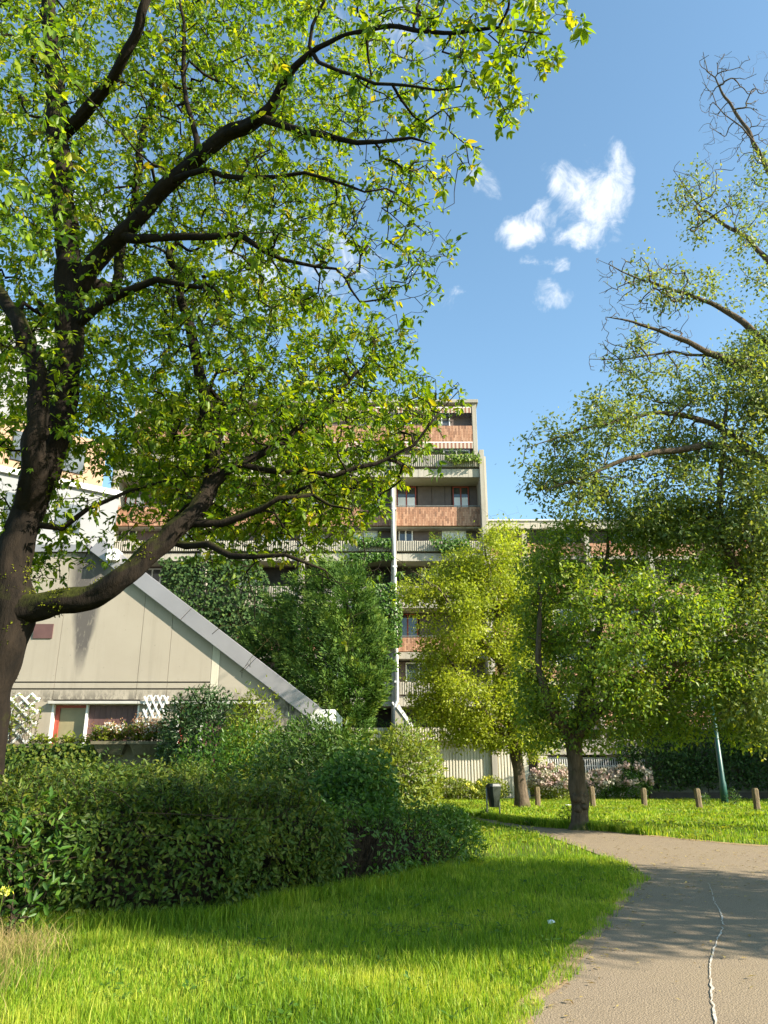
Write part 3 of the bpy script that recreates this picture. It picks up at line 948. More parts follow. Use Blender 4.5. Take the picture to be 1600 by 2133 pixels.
for (a, b), s in zip(OPEN, (0.40, 0.30)):
    xa, xb = hx(a, 1500), hx(b, 1500); xm = xa + (xb - xa) * s
    fr = MB(); yf = HY + 0.14
    fr.box(xa, xa + 0.06, HY + 0.002, HY + 0.2, 0.9, hz(1467))
    fr.box(xa + 0.06, xb - 0.05, HY + 0.06, HY + 0.2, hz(1467.9), hz(1467))
    fr.box(xm - 0.03, xm + 0.03, HY + 0.02, HY + 0.2, 0.9, hz(1467)); fr.box(xb - 0.05, xb, HY + 0.002, HY + 0.2, 0.9, hz(1467))
    wf = fr.build('window_frame', M['white'], H)
    rf = MB()
    rf.box(xa + 0.061, xa + 0.19, yf, yf + 0.06, 0.9, hz(1468)); rf.box(xa + 0.19, xm - 0.031, yf, yf + 0.06, hz(1474), hz(1468))
    rf.build('sash', M['red'], wf)
    MB().box(xa + 0.19, xm - 0.031, yf + 0.03, yf + 0.04, 0.9, hz(1474)).build('pane', M['curtain'], wf)
    nsl = 9
    for k in range(nsl):
        u0 = xm + 0.031 + (xb - 0.05 - xm - 0.031) * k / nsl; u1 = xm + 0.031 + (xb - 0.05 - xm - 0.031) * (k + 1) / nsl
        MB().box(u0 + 0.003, u1 - 0.003, yf - 0.02, yf + 0.02, 0.9, hz(1468)).build('shutter_board', M['shutter'], H)
MB().box(hx(70, 1320), hx(110, 1320), HY - 0.03, HY - 0.004, hz(1330), hz(1300)).build('window', M['shutter'], H)
# zinc coping in three sheets, with the roof behind it
seg = [(214, None), (397, None), (532, None), (666, None)]
xsg = [XX(p, 1300, HY - 0.3) for p in (214, 397, 532, 668)]
xsg = [XX(205, 1130, HY - 0.3), XX(397, 1262, HY - 0.3), XX(532, 1368, HY - 0.3), XX(665, 1471, HY - 0.3)]
for i in range(3):
    a, b = xsg[i] + 0.006, xsg[i + 1] - 0.006
    lo = lambda x: coping_z(x) ; hi = lambda x: coping_z(x, False)
    # cut across the slope
    s = 0.35
    poly = [(a - s * 0.9, lo(a - s * 0.9)), (b - s * 0.9, lo(b - s * 0.9)), (b, hi(b)), (a, hi(a))]
    MB().prism_y(poly, HY - 0.14 - 0.004 * i, HY + 7).build('coping', M['zinc'], H, 0.012)
    if i == 2:
        MB().box(b - s * 0.9 + 0.01, b + 0.45, HY - 0.05, HY + 4, hz(1520), hz(1478)).build('gutter_box', M['white'], H, 0.01)
MB().box(xL, xsg[0] - 0.33, HY - 0.1, HY + 7, ztopH + 0.02, ztopH + 0.25).build('roof', M['zinc'], H)
vb = PT(236, 1156, HY - 0.2)
vo = MB().box(vb.x - 0.16, vb.x + 0.16, HY - 0.35, HY + 0.2, vb.z - 0.2, vb.z + 0.16).build('vent_box', M['white'], H, 0.01)
for s in (-1, 1):
    MB().tube([(vb.x + s * 0.07, HY - 0.37, vb.z + 0.02), (vb.x + s * 0.07, HY - 0.34, vb.z + 0.02)], 0.03, 8).build('vent_hole', M['dark'], vo)

# terrace wall in front of the house, with planter troughs and trellises
TY = 20.3
TW = thing('terrace_wall', Vector((-6, TY, 0)), 'dark mossy terrace wall behind the hedge', 'wall')
ztw = ZZ(1548, TY)
for i in range(10):
    a = -15 + i * 1.25
    if a + 1.24 > XX(470, 1550, TY): break
    MB().box(a + 0.004, a + 1.246, TY, TY + 0.22, 0, ztw - 0.08 - 0.01 * (i % 3)).build('block', M['planter_old'], TW)
MB().box(-15, a, TY - 0.04, TY + 0.26, ztw - 0.075, ztw - 0.01).build('cap', M['planter_old'], TW)
TROUGHS = []
for (a, b, lab) in ((200, 268, 'mossy ribbed concrete trough nearest the curtained window'), (274, 360, 'longer mossy ribbed concrete trough beside the dark shrub')):
    x0, x1 = XX(a, 1555, TY), XX(b, 1555, TY)
    zt, zb_ = ZZ(1545, TY - 0.3), ZZ(1573, TY - 0.3)
    t = thing('planter_trough', Vector(((x0 + x1) / 2, TY - 0.1, ztw)), lab, 'planter', 'concrete troughs on the terrace wall')
    mm = MB()
    nrib = 26; w = (x1 - x0)
    mm.add([(x0, TY - 0.28, zt), (x1, TY - 0.28, zt), (x1 - 0.12, TY - 0.16, zb_), (x0 + 0.12, TY - 0.16, zb_), (x0, TY + 0.24, zt), (x1, TY + 0.24, zt), (x1 - 0.12, TY + 0.2, zb_), (x0 + 0.12, TY + 0.2, zb_)],
           [(3, 2, 1, 0), (4, 5, 6, 7), (0, 1, 5, 4), (2, 3, 7, 6), (0, 4, 7, 3), (1, 2, 6, 5)])
    mm.build('trough_body', M['planter_old'], t)
    rm = MB()
    for k in range(nrib):
        u = x0 + 0.08 + (w - 0.16) * k / (nrib - 1); ub = x0 + 0.16 + (w - 0.32) * k / (nrib - 1)
        rm.tube([(u, TY - 0.275, zt - 0.06), (ub, TY - 0.175, zb_ + 0.03)], 0.018, 5)
    rm.build('ribs', M['planter_old'], t)
    rim = MB()
    rim.box(x0 - 0.03, x1 + 0.03, TY - 0.32, TY - 0.24, zt - 0.06, zt + 0.015); rim.box(x0 - 0.03, x1 + 0.03, TY + 0.2, TY + 0.28, zt - 0.06, zt + 0.015)
    rim.build('rim', M['planter_old'], t)
    TROUGHS.append((x0, x1, zt))


def trellis(x0, x1, z0, z1, y, label, ang_deg, n, w=0.045):
    c = Vector(((x0 + x1) / 2, y, (z0 + z1) / 2))
    t = thing('lattice_trellis', Vector((c.x, y, z0)), label, 'trellis', 'white lattice trellises on the house wall')
    an = math.radians(ang_deg)
    W, Hh = x1 - x0, z1 - z0
    for s in (-1, 1):
        d = Vector((math.cos(an) * s, 0, math.sin(an)))
        nv = Vector((-d.z, 0, d.x))
        for k in range(n):
            off = ((k + 0.5) / n - 0.5)
            base = Vector((c.x + off * (W + Hh / math.tan(an)), 0, c.z))
            # clip the slat to the rectangle
            ts = []
            lo, hi = -9.0, 9.0
            for (p, dd, a, b) in ((base.x, d.x, x0, x1), (base.z, d.z, z0, z1)):
                q0, q1 = (a - p) / dd, (b - p) / dd
                lo, hi = max(lo, min(q0, q1)), min(hi, max(q0, q1))
            if hi - lo < 0.12: continue
            lo -= 0.04; hi += 0.04
            yy = y + (0.012 if s > 0 else -0.012)
            A = base + d * lo; Bp = base + d * hi
            vs = []
            for P_, in ((A,), (Bp,)):
                for e in (-1, 1):
                    q = P_ + nv * (e * w / 2)
                    vs += [(q.x, yy - 0.008, q.z), (q.x, yy + 0.008, q.z)]
            MB().add(vs, [(0, 1, 3, 2), (4, 6, 7, 5), (0, 2, 6, 4), (1, 5, 7, 3), (0, 4, 5, 1), (2, 3, 7, 6)]).build('slat', M['white'], t)


trellis(hx(22, 1490), hx(80, 1490), hz(1545), hz(1447), HY - 0.12, 'large white lattice trellis with a climber beside the tree trunk', 42, 6, 0.06)
trellis(hx(305, 1470), hx(352, 1470), hz(1494), hz(1452), HY - 0.2, 'small white lattice trellis hung between the two shuttered windows', 62, 5, 0.05)

# ------------------------------------------------------------------ street furniture
BOLL = [(1121, 1681), (1236, 1682), (1343, 1683), (1458, 1688), (1578, 1690)]
blab = ['weathered wooden bollard left of the pink shrub, nearest the bin', 'weathered wooden bollard just right of the burled tree trunk', 'weathered wooden bollard in front of the barred window end',
        'weathered wooden bollard just left of the green lamp post', 'weathered wooden bollard at the far right, past the lamp post']
for i, (px, py) in enumerate(BOLL):
    p = GR(px, py)
    b = thing('bollard', p, blab[i], 'bollard', 'wooden bollards along the footway')
    h = 0.82 + 0.03 * math.sin(i * 2.1); w = 0.105
    lean = 0.03 * math.sin(i * 3.7)
    mm = MB(); rings = [(0.0, w), (h - 0.06, w), (h, w * 0.72)]
    vs = []
    for (zz, ww) in rings:
        for k in range(8):
            an = math.pi / 8 + k * math.pi / 4
            r_ = ww / math.cos(math.pi / 8) * (1.12 if k % 1 == 0 else 1)
            vs.append((p.x + lean * zz + ww * 1.08 * max(-0.92, min(0.92, 1.35 * math.cos(an))), p.y + ww * 1.08 * max(-0.92, min(0.92, 1.35 * math.sin(an))), zz - 0.02))
    fs = [(8 * r + k, 8 * r + (k + 1) % 8, 8 * r + 8 + (k + 1) % 8, 8 * r + 8 + k) for r in range(2) for k in range(8)]
    fs += [tuple(range(16, 24)), tuple(range(7, -1, -1))]
    mm.add(vs, fs).build('post', M['wood'], b)
    MB().tube([(p.x + w * 0.9, p.y, 0.46 + 0.04 * (i % 2)), (p.x + w + 0.045, p.y, 0.46 + 0.04 * (i % 2))], 0.022, 6).build('bolt', M['steel'], b)

pb = GR(1031, 1706)
bn = thing('litter_bin', pb, 'dark green litter bin on two metal posts at the path edge', 'bin')
cr_, sr_ = math.cos(0.5), math.sin(0.5)


def bin_pts(ring):
    return [(pb.x + x * cr_ - y * sr_, pb.y + x * sr_ + y * cr_, zz) for x, y, zz in ring]


def frustum(w0, d0, z0, w1, d1, z1, ch=0.06):
    vs = []
    for (w, d, zz) in ((w0, d0, z0), (w1, d1, z1)):
        vs += [(-w + ch, -d, zz), (w - ch, -d, zz), (w, -d + ch, zz), (w, d - ch, zz), (w - ch, d, zz), (-w + ch, d, zz), (-w, d - ch, zz), (-w, -d + ch, zz)]
    fs = [tuple(range(7, -1, -1)), tuple(range(8, 16))] + [(i, (i + 1) % 8, (i + 1) % 8 + 8, i + 8) for i in range(8)]
    return MB().add(bin_pts(vs), fs)


frustum(0.15, 0.13, 0.36, 0.225, 0.18, 1.0).build('bin_body', M['bin'], bn, 0.01)
frustum(0.235, 0.19, 0.985, 0.19, 0.14, 1.08).build('bin_rim', M['bin'], bn, 0.012)
for s in (-1, 1):
    q = bin_pts([(s * 0.245, 0.06, -0.05), (s * 0.245, 0.06, 0.95)])
    MB().tube(q, 0.028, 8).build('post', M['steel'], bn, smooth=True)

pl = GR(1511, 1676)
lp = thing('lamp_post', pl, 'slim tapered green lamp post at the edge of the shaded wall', 'lamp post')
MB().tube([pl + Vector((0, 0, -0.1)), pl + Vector((0, 0, 0.9)), pl + Vector((0, 0, 1.0)), pl + Vector((0, 0, 4.6))], [0.165, 0.15, 0.125, 0.075], 12).build('pole', M['pole'], lp, smooth=True)
MB().tube([pl + Vector((0, 0, 4.601)), pl + Vector((0, 0, 4.7)), pl + Vector((0, 0, 5.0)), pl + Vector((0, 0, 5.12))], [0.09, 0.2, 0.28, 0.06], 12).build('lantern', M['pole'], lp)
pc = MB(); pc.tube([pl + Vector((0, 0, -0.02)), pl + Vector((0, 0, 0.06))], 0.26, 12).build('base_plate', M['pole'], lp)

for (px, py, s, lab) in ((1150, 1934, 0.038, 'small white paper scrap lying on the near lawn'), (1184, 1680, 0.14, 'white paper scrap in the far grass left of the burled trunk')):
    p = GR(px, py)
    mm = MB(); rr = np.random.default_rng(int(px))
    vs = [(p.x + s * math.cos(a) * (0.7 + 0.5 * rr.random()), p.y + s * 0.7 * math.sin(a), 0.05 + 0.03 * rr.random()) for a in np.linspace(0, 5.5, 7)]
    vs2 = [(x, y, zz - 0.012) for x, y, zz in vs]
    mm.add(vs + vs2 + [(p.x, p.y, 0.085), (p.x, p.y, 0.073)], [(i, (i + 1) % 7, 14) for i in range(7)] + [((i + 1) % 7 + 7, i + 7, 15) for i in range(7)] + [(i, i + 7, (i + 1) % 7 + 7, (i + 1) % 7) for i in range(7)])
    o = mm.build('paper_scrap', M['litter_white']); tag(o, lab, 'litter')

# ------------------------------------------------------------------ vegetation machinery
T_OVATE = (np.array([[0, 0, 0], [0.28, 0.40, 0.10], [0.68, 0.30, 0.02], [1, 0, -0.16], [0.68, -0.30, 0.02], [0.28, -0.40, 0.10]]), np.array([[0, 3, 2, 1], [0, 5, 4, 3]]))
T_KITE = (np.array([[0, 0, 0], [0.45, 0.5, 0.10], [1, 0, -0.1], [0.45, -0.5, 0.10]]), np.array([[0, 2, 1], [0, 3, 2]]))
T_BLADE = (np.array([[0, -0.5, 0], [0, 0.5, 0], [0.55, 0.32, 0.05], [0.55, -0.32, 0.05], [1, 0, 0.22]]), None)


def nrm(a):
    return a / np.maximum(np.linalg.norm(a, axis=1, keepdims=True), 1e-9)


def leaves_arrays(P, A, Nn, length, width, tmpl, rnd):
    """leaf polygons: P base (n,3), A axis, Nn rough normal, length/width (n,)"""
    A = nrm(A)
    S = nrm(np.cross(Nn, A)); Nn = np.cross(A, S)
    tv, tf = tmpl
    k = len(tv)
    V = (P[:, None, :] + A[:, None, :] * (tv[None, :, 0:1] * length[:, None, None]) + S[:, None, :] * (tv[None, :, 1:2] * width[:, None, None])
         + Nn[:, None, :] * (tv[None, :, 2:3] * width[:, None, None]))
    F = tf[None, :, :] + (np.arange(len(P)) * k)[:, None, None]
    return V.reshape(-1, 3), F.reshape(-1, tf.shape[1]), np.repeat(rnd, k)


def rdir(n, rng):
    return nrm(rng.normal(size=(n, 3)))


class Skeleton:
    def __init__(self, rng):
        self.p = []; self.par = []; self.r = []; self.tw = []; self.rng = rng

    def limb(self, pts, rads, root=False, step=0.3, jit=0.03):
        pts = [np.array(p, float) for p in pts]
        sm = []
        for i in range(len(pts) - 1):
            p0 = pts[max(i - 1, 0)]; p1 = pts[i]; p2 = pts[i + 1]; p3 = pts[min(i + 2, len(pts) - 1)]
            k = max(1, int(np.linalg.norm(p2 - p1) / step))
            for j in range(k):
                t = j / k
                q = 0.5 * (2 * p1 + (p2 - p0) * t + (2 * p0 - 5 * p1 + 4 * p2 - p3) * t * t + (3 * p1 - p0 - 3 * p2 + p3) * t ** 3)
                sm.append((q, rads[i] + (rads[i + 1] - rads[i]) * t))
        sm.append((pts[-1], rads[-1]))
        if root or not self.p:
            par = -1
        else:
            d = np.linalg.norm(np.array(self.p) - sm[0][0], axis=1)
            par = int(np.argmin(d)); sm = sm[1:] if d[par] < 0.15 else sm
        for i, (q, r) in enumerate(sm):
            j = self.rng.normal(size=3) * jit * (r < 0.2) if 0 < i < len(sm) - 1 else 0
            self.p.append(q + j); self.par.append(par); self.r.append(r); self.tw.append(0)
            par = len(self.p) - 1
        return self

    def attract(self, Apts, seg=0.3, lift=0.12, wig=0.05, min_h=None, curl=0.3):
        n0 = len(self.p)
        cap = n0 + len(Apts) * 14 + 10
        P = np.zeros((cap, 3)); P[:n0] = np.array(self.p)
        n = n0
        ok = np.ones(cap, bool)
        if min_h is not None:
            ok[:n0] = P[:n0, 2] > min_h
        D = np.min(np.linalg.norm(Apts[:, None, :] - P[None, :n0][:, ok[:n0]], axis=2), axis=1) if ok[:n0].any() else np.zeros(len(Apts))
        for ai in np.argsort(D):
            a = Apts[ai]
            d2 = np.sum((P[:n] - a) ** 2, axis=1)
            # prefer joining nodes lower than the tip: twigs climb or spread
            d2 = d2 * (1 + 0.5 * (P[:n, 2] > a[2] + 0.3)) + (~ok[:n]) * 1e6
            i = int(np.argmin(d2)); p0 = P[i]
            dist = math.sqrt(float(np.sum((p0 - a) ** 2)))
            if dist < 0.1: continue
            pp = self.par[i]
            dirp = (p0 - P[pp]) if pp >= 0 else np.array([0, 0, 1.0])
            dirp = dirp / (np.linalg.norm(dirp) + 1e-9)
            c = p0 + dirp * dist * curl + (a - p0) * 0.25 + np.array([0, 0, lift * dist])
            k = min(12, max(2, int(dist / seg)))
            par = i
            for j in range(1, k + 1):
                t = j / k
                q = (1 - t) ** 2 * p0 + 2 * t * (1 - t) * c + t * t * a
                if j < k: q = q + self.rng.normal(size=3) * wig * seg
                P[n] = q; self.p.append(q); self.par.append(par); self.r.append(0.0); self.tw.append(1)
                par = n; n += 1
        return self

    def finish(self, r0=0.0045, expo=0.46):
        n = len(self.p)
        self.P = np.array(self.p); par = np.array(self.par); tw = np.array(self.tw)
        cnt = np.zeros(n); nch = np.zeros(n, int)
        for i in range(n):
            if par[i] >= 0: nch[par[i]] += 1
        cnt[nch == 0] = 1
        for i in range(n - 1, -1, -1):
            if par[i] >= 0: cnt[par[i]] += cnt[i]
        rr = r0 * cnt ** expo
        fix = np.array(self.r)
        self.R = np.where(tw == 1, rr, np.maximum(fix, 0.004))
        for i in range(n):   # a twig is never thicker than what carries it
            if tw[i] and par[i] >= 0: self.R[i] = min(self.R[i], self.R[par[i]] * 0.92)
        T = np.zeros((n, 3))
        for i in range(n):
            T[i] = self.P[i] - self.P[par[i]] if par[i] >= 0 else (0, 0, 1)
        self.T = nrm(T); self.PAR = par; self.TW = tw; self.NCH = nch
        return self

    def tubes(self, rough=0.0):
        n = len(self.P)
        ch = [[] for _ in range(n)]
        roots = []
        for i in range(n):
            if self.PAR[i] >= 0: ch[self.PAR[i]].append(i)
            else: roots.append(i)
        stack = [(r, -1) for r in roots]
        Vs, Fs = [], []; base = 0
        while stack:
            s, pr = stack.pop()
            chain = [] if pr < 0 else [pr]
            i = s
            while True:
                chain.append(i)
                c = ch[i]
                if not c: break
                c = sorted(c, key=lambda q: -self.R[q])
                for q in c[1:]: stack.append((q, i))
                i = c[0]
            if len(chain) < 2: continue
            P = self.P[chain]; R = self.R[chain].copy()
            if pr >= 0: R[0] = min(R[0], R[1] * 1.25)
            R[-1] *= 0.6 if R[-1] > 0.01 else 1
            k = 16 if R.max() > 0.12 else 8 if R.max() > 0.04 else 5 if R.max() > 0.015 else 3
            if rough and R.max() > 0.11:
                k = 30 if rough > 0.13 else 18
                t0 = np.arange(len(P)); t1 = np.linspace(0, len(P) - 1, (len(P) - 1) * 3 + 1)
                P = np.stack([np.interp(t1, t0, P[:, c_]) for c_ in range(3)], 1); R = np.interp(t1, t0, R)
                for _ in range(3): P[1:-1] = 0.25 * P[:-2] + 0.5 * P[1:-1] + 0.25 * P[2:]
            T = np.gradient(P, axis=0); T = nrm(T)
            a = np.cross(T[0], [0.3, 0.5, 0.8]); a /= np.linalg.norm(a) + 1e-9
            fr = []
            for t in T:
                a = a - t * np.dot(a, t); a /= np.linalg.norm(a) + 1e-9
                fr.append((a, np.cross(t, a)))
            Aa = np.array([f[0] for f in fr]); Bb = np.array([f[1] for f in fr])
            th = np.arange(k) * 2 * math.pi / k
            rad = np.repeat(R[:, None], k, 1)
            if rough and k in (18, 30):
                for ii in range(len(P)):
                    for jj in range(k):
                        q = P[ii] * 2.2
                        c_, s_ = math.cos(th[jj]), math.sin(th[jj])
                        sl = 0.12 * ii
                        rid = 1 - abs(mnoise.noise((c_ * 4.2 + 0.3 * sl, s_ * 4.2, sl * 1.3))) * 2.2
                        rad[ii, jj] += 0.020 * rid * min(1, R[ii] / 0.15) + 0.007 * mnoise.noise((c_ * 9, s_ * 9, sl * 6))
                        rad[ii, jj] *= 1 + rough * mnoise.noise((q[0] + 1.3 * math.cos(th[jj]), q[1] + 1.3 * math.sin(th[jj]), q[2])) + 0.4 * rough * mnoise.noise((5 * math.cos(th[jj]), 5 * math.sin(th[jj]), q[2] * 1.5))
            V = P[:, None] + (Aa[:, None] * np.cos(th)[None, :, None] + Bb[:, None] * np.sin(th)[None, :, None]) * rad[..., None]
            m_ = len(P)
            ii, jj = np.meshgrid(np.arange(m_ - 1), np.arange(k), indexing='ij')
            F = np.stack([ii * k + jj, ii * k + (jj + 1) % k, (ii + 1) * k + (jj + 1) % k, (ii + 1) * k + jj], -1).reshape(-1, 4) + base
            Vs.append(V.reshape(-1, 3)); Fs.append(F); base += m_ * k
        return np.concatenate(Vs), np.concatenate(Fs)


def sample_outline(poly, n, rng, Yc, rmax, k=0.004, pad=0.0, front=1.0):
    """points inside the pixel outline of a crown, given depth by how far in from the outline they are"""
    xs = np.array([p[0] for p in poly]); ys = np.array([p[1] for p in poly])
    out = np.zeros((0, 3))
    while len(out) < n:
        x = rng.uniform(xs.min(), xs.max(), n); y = rng.uniform(ys.min(), ys.max(), n)
        ok = inside(poly, x, y)
        x, y = x[ok], y[ok]
        d = edge_dist(poly, x, y)
        yc = Yc(x, y) if callable(Yc) else np.full(len(x), float(Yc))
        h = np.minimum(rmax, d * k * yc / 10.0 + pad)
        Y = yc + rng.uniform(-front, 1, len(x)) * h
        v = 1066.5 - y
        dy = FPX * CP - v * SP
        X_ = (x - 800) * Y / dy; Z_ = EYE + (FPX * SP + v * CP) * Y / dy
        out = np.concatenate([out, np.stack([X_, Y, Z_], 1)])
    return out[:n]


def clustered(poly, nclu, per, rng, Yc, rmax, k, pad, sig):
    C = sample_outline(poly, nclu, rng, Yc, rmax, k, pad)
    A = np.repeat(C, per, 0) + rng.normal(size=(nclu * per, 3)) * sig * np.array([1, 1, 0.6])
    x, y = project(A)
    return A[inside(poly, x, y) | (edge_dist(poly, x, y) < 14)]


def clump_leaves(C, per, sig, size, rng, droop=0.35, aspect=0.5, up=0.6, tmpl=T_KITE):
    n = len(C) * per
    base = np.repeat(C, per, 0)
    off = rng.normal(size=(n, 3)) * sig * np.array([1, 1, 0.75])
    P = base + off
    A = nrm(off) * 0.6 + rdir(n, rng) * 0.8 + np.array([0, 0, -droop])
    Nn = nrm(off) * 0.9 + rdir(n, rng) * 0.5 + np.array([0, 0, up])
    L = size * rng.uniform(0.6, 1.35, n)
    clr = np.clip(np.repeat(rng.normal(0.5, 0.13, len(C)), per) + rng.normal(0, 0.15, n), 0, 1)
    return leaves_arrays(P, A, Nn, L, L * aspect * rng.uniform(0.8, 1.2, n), tmpl, clr)


# ------------------------------------------------------------------ the big tree on the left
rng = np.random.default_rng(11)


def main_tree():
    sk = Skeleton(rng)
    Y0 = 10.2
    q = lambda px, py, Y: PT(px, py, Y)
    basep = PT(-45, 1600, Y0)
    S = Y0 / 1602
    sk.limb([(basep.x - 0.12, Y0 + 0.1, -0.15), (basep.x - 0.06, Y0 + 0.05, 0.6), basep, q(-28, 1450, Y0), q(8, 1350, Y0), q(30, 1270, Y0)], [0.43, 0.33, 0.285, 0.265, 0.26, 0.275], True, 0.2)
    sk.limb([q(30, 1270, Y0), q(24, 1180, Y0 + 0.05), q(62, 1060, Y0 + 0.1), q(98, 960, Y0 + 0.1), q(124, 860, Y0 + 0.1), q(142, 740, Y0), q(146, 620, Y0 - 0.1), q(136, 480, Y0 - 0.2), q(124, 330, Y0 - 0.3), q(112, 160, Y0 - 0.4), q(100, 0, Y0 - 0.4), q(96, -180, Y0 - 0.5)],
            [0.275, 0.225, 0.205, 0.20, 0.195, 0.20, 0.18, 0.155, 0.15, 0.125, 0.10, 0.06], step=0.2)
    sk.limb([q(30, 1270, Y0), q(110, 1262, Y0 - 0.1), q(210, 1232, Y0 - 0.2), q(290, 1180, Y0 - 0.2), q(360, 1110, Y0 - 0.1), q(420, 1045, Y0), q(438, 960, Y0 + 0.2), q(424, 830, Y0 + 0.4), q(392, 660, Y0 + 0.6), q(352, 520, Y0 + 0.8)],
            [0.225, 0.155, 0.14, 0.135, 0.13, 0.115, 0.10, 0.085, 0.07, 0.05], step=0.2)
    sk.limb([q(62, 1060, Y0), q(66, 940, Y0 - 0.5), q(78, 850, Y0 - 0.6), q(66, 740, Y0 - 0.6), q(34, 660, Y0 - 0.5), q(-40, 560, Y0 - 0.4)], [0.2, 0.145, 0.13, 0.115, 0.095, 0.05], step=0.2)
    sk.limb([q(146, 640, Y0), q(190, 560, Y0 - 0.3), q(250, 490, Y0 - 0.6), q(330, 410, Y0 - 0.9), q(410, 325, Y0 - 1.2), q(480, 280, Y0 - 1.5), q(540, 245, Y0 - 1.8), q(582, 195, Y0 - 2.0), q(640, 120, Y0 - 2.4), q(720, 70, Y0 - 2.7)],
            [0.15, 0.125, 0.115, 0.105, 0.10, 0.09, 0.08, 0.06, 0.035, 0.02], step=0.2)
    sk.limb([q(146, 690, Y0), q(205, 635, Y0 - 0.3), q(260, 600, Y0 - 0.5), q(330, 585, Y0 - 0.7), q(420, 600, Y0 - 0.8)], [0.10, 0.075, 0.062, 0.05, 0.03])
    sk.limb([q(240, 500, Y0 - 0.6), q(330, 495, Y0 - 0.8), q(430, 485, Y0 - 1.0), q(500, 500, Y0 - 1.0), q(600, 545, Y0 - 1.0), q(700, 560, Y0 - 0.9)], [0.09, 0.06, 0.055, 0.045, 0.03, 0.02])
    sk.limb([q(540, 245, Y0 - 1.8), q(620, 270, Y0 - 2.0), q(700, 290, Y0 - 2.3), q(800, 292, Y0 - 2.6), q(900, 300, Y0 - 2.8)], [0.06, 0.05, 0.04, 0.025, 0.012])
    sk.limb([q(360, 380, Y0 - 1.0), q(430, 350, Y0 - 1.4), q(520, 380, Y0 - 1.6), q(640, 360, Y0 - 1.8), q(760, 400, Y0 - 2.0)], [0.05, 0.042, 0.035, 0.025, 0.014])
    sk.limb([q(124, 300, Y0 - 0.3), q(190, 215, Y0 - 0.8), q(240, 160, Y0 - 1.2), q(282, 70, Y0 - 1.6), q(315, -20, Y0 - 1.9), q(330, -140, Y0 - 2.1)], [0.10, 0.085, 0.075, 0.065, 0.055, 0.03])
    sk.limb([q(240, 600, Y0 + 0.3), q(262, 500, Y0 + 0.5), q(285, 380, Y0 + 0.7), q(305, 260, Y0 + 0.8), q(318, 160, Y0 + 0.8)], [0.085, 0.075, 0.065, 0.055, 0.03])
    sk.limb([q(410, 290, Y0 - 1.3), q(392, 210, Y0 - 1.4), q(386, 100, Y0 - 1.6), q(380, -30, Y0 - 1.8)], [0.045, 0.035, 0.028, 0.015])
    sk.limb([q(400, 1065, Y0), q(470, 980, Y0 + 0.1), q(540, 950, Y0 + 0.2), q(620, 900, Y0 + 0.3), q(690, 840, Y0 + 0.4), q(760, 760, Y0 + 0.4)], [0.09, 0.07, 0.055, 0.045, 0.03, 0.014])
    sk.limb([q(500, 966, Y0 + 0.1), q(600, 978, Y0), q(700, 985, Y0), q(790, 965, Y0), q(860, 925, Y0), q(915, 860, Y0), q(955, 815, Y0)], [0.05, 0.042, 0.036, 0.03, 0.022, 0.015, 0.008])
    sk.limb([q(380, 1090, Y0), q(460, 1085, Y0 - 0.2), q(540, 1050, Y0 - 0.3), q(640, 1035, Y0 - 0.3), q(730, 1060, Y0 - 0.3)], [0.07, 0.055, 0.045, 0.03, 0.014])
    sk.limb([q(350, 1125, Y0), q(430, 1140, Y0 - 0.3), q(520, 1165, Y0 - 0.5), q(600, 1155, Y0 - 0.6), q(680, 1190, Y0 - 0.6), q(730, 1240, Y0 - 0.6)], [0.06, 0.05, 0.04, 0.028, 0.015, 0.007])
    sk.limb([q(130, 1100, Y0 + 0.1), q(190, 1060, Y0 + 0.1), q(270, 1030, Y0 + 0.2), q(350, 1000, Y0 + 0.2)], [0.045, 0.034, 0.026, 0.015])
    sk.limb([q(720, 70, Y0 - 2.7), q(820, 60, Y0 - 3.1), q(930, 70, Y0 - 3.5), q(1040, 60, Y0 - 3.9), q(1130, 70, Y0 - 4.2)], [0.03, 0.026, 0.02, 0.014, 0.008])
    sk.limb([q(640, 120, Y0 - 2.4), q(740, 160, Y0 - 2.7), q(860, 190, Y0 - 3.1), q(960, 180, Y0 - 3.4)], [0.03, 0.024, 0.018, 0.01])
    out = [(-260, -330), (1150, -330), (1195, 0), (1240, 85), (1130, 180), (1085, 285), (1000, 320), (970, 375), (925, 415), (978, 540), (945, 590), (893, 680), (868, 755), (955, 795), (980, 845), (940, 905), (895, 1000), (815, 1040), (800, 1095), (735, 1165), (620, 1205), (470, 1215), (330, 1165), (200, 1195), (120, 1235), (-120, 1230), (-260, 900)]

    def Yc(x, y):
        return Y0 - 3.9 * np.clip((x - 250) / 800, 0, 1) * np.clip((720 - y) / 650, 0, 1) + 0.5 * np.clip((y - 700) / 300, 0, 1)
    A = sample_outline(out, 6200, rng, Yc, 3.4, 0.011, 0.12, 0.4)
    # thinner towards the right hand edge and the very bottom, denser in the middle
    x, y = project(A)
    keep = np.ones(len(A))
    keep *= np.where((x > 620) & (y < 700), 0.5, 1.0) * np.where((x > 200) & (y < 560) & (x < 620), 0.9, 1.0)
    keep *= np.clip(0.3 + edge_dist(out, x, y) / 130.0, 0, 1)
    keep *= np.where((y > 1080) & (x > 150), 0.6, 1.0)
    keep *= np.where((x < 330) & (x > 40) & (y > 850) & (y < 1150), 0.8, 1.0)
    A = A[rng.random(len(A)) < keep]
    fill = [(120, 620), (420, 560), (640, 600), (800, 660), (850, 760), (900, 800), (905, 900), (830, 1020), (720, 1120), (580, 1170), (440, 1140), (330, 1040), (200, 960), (60, 930), (-60, 700)]
    B_ = sample_outline(fill, 1700, rng, lambda x, y: Y0 + 1.4 + 0 * x, 3.4, 0.014, 0.4, 0.7)
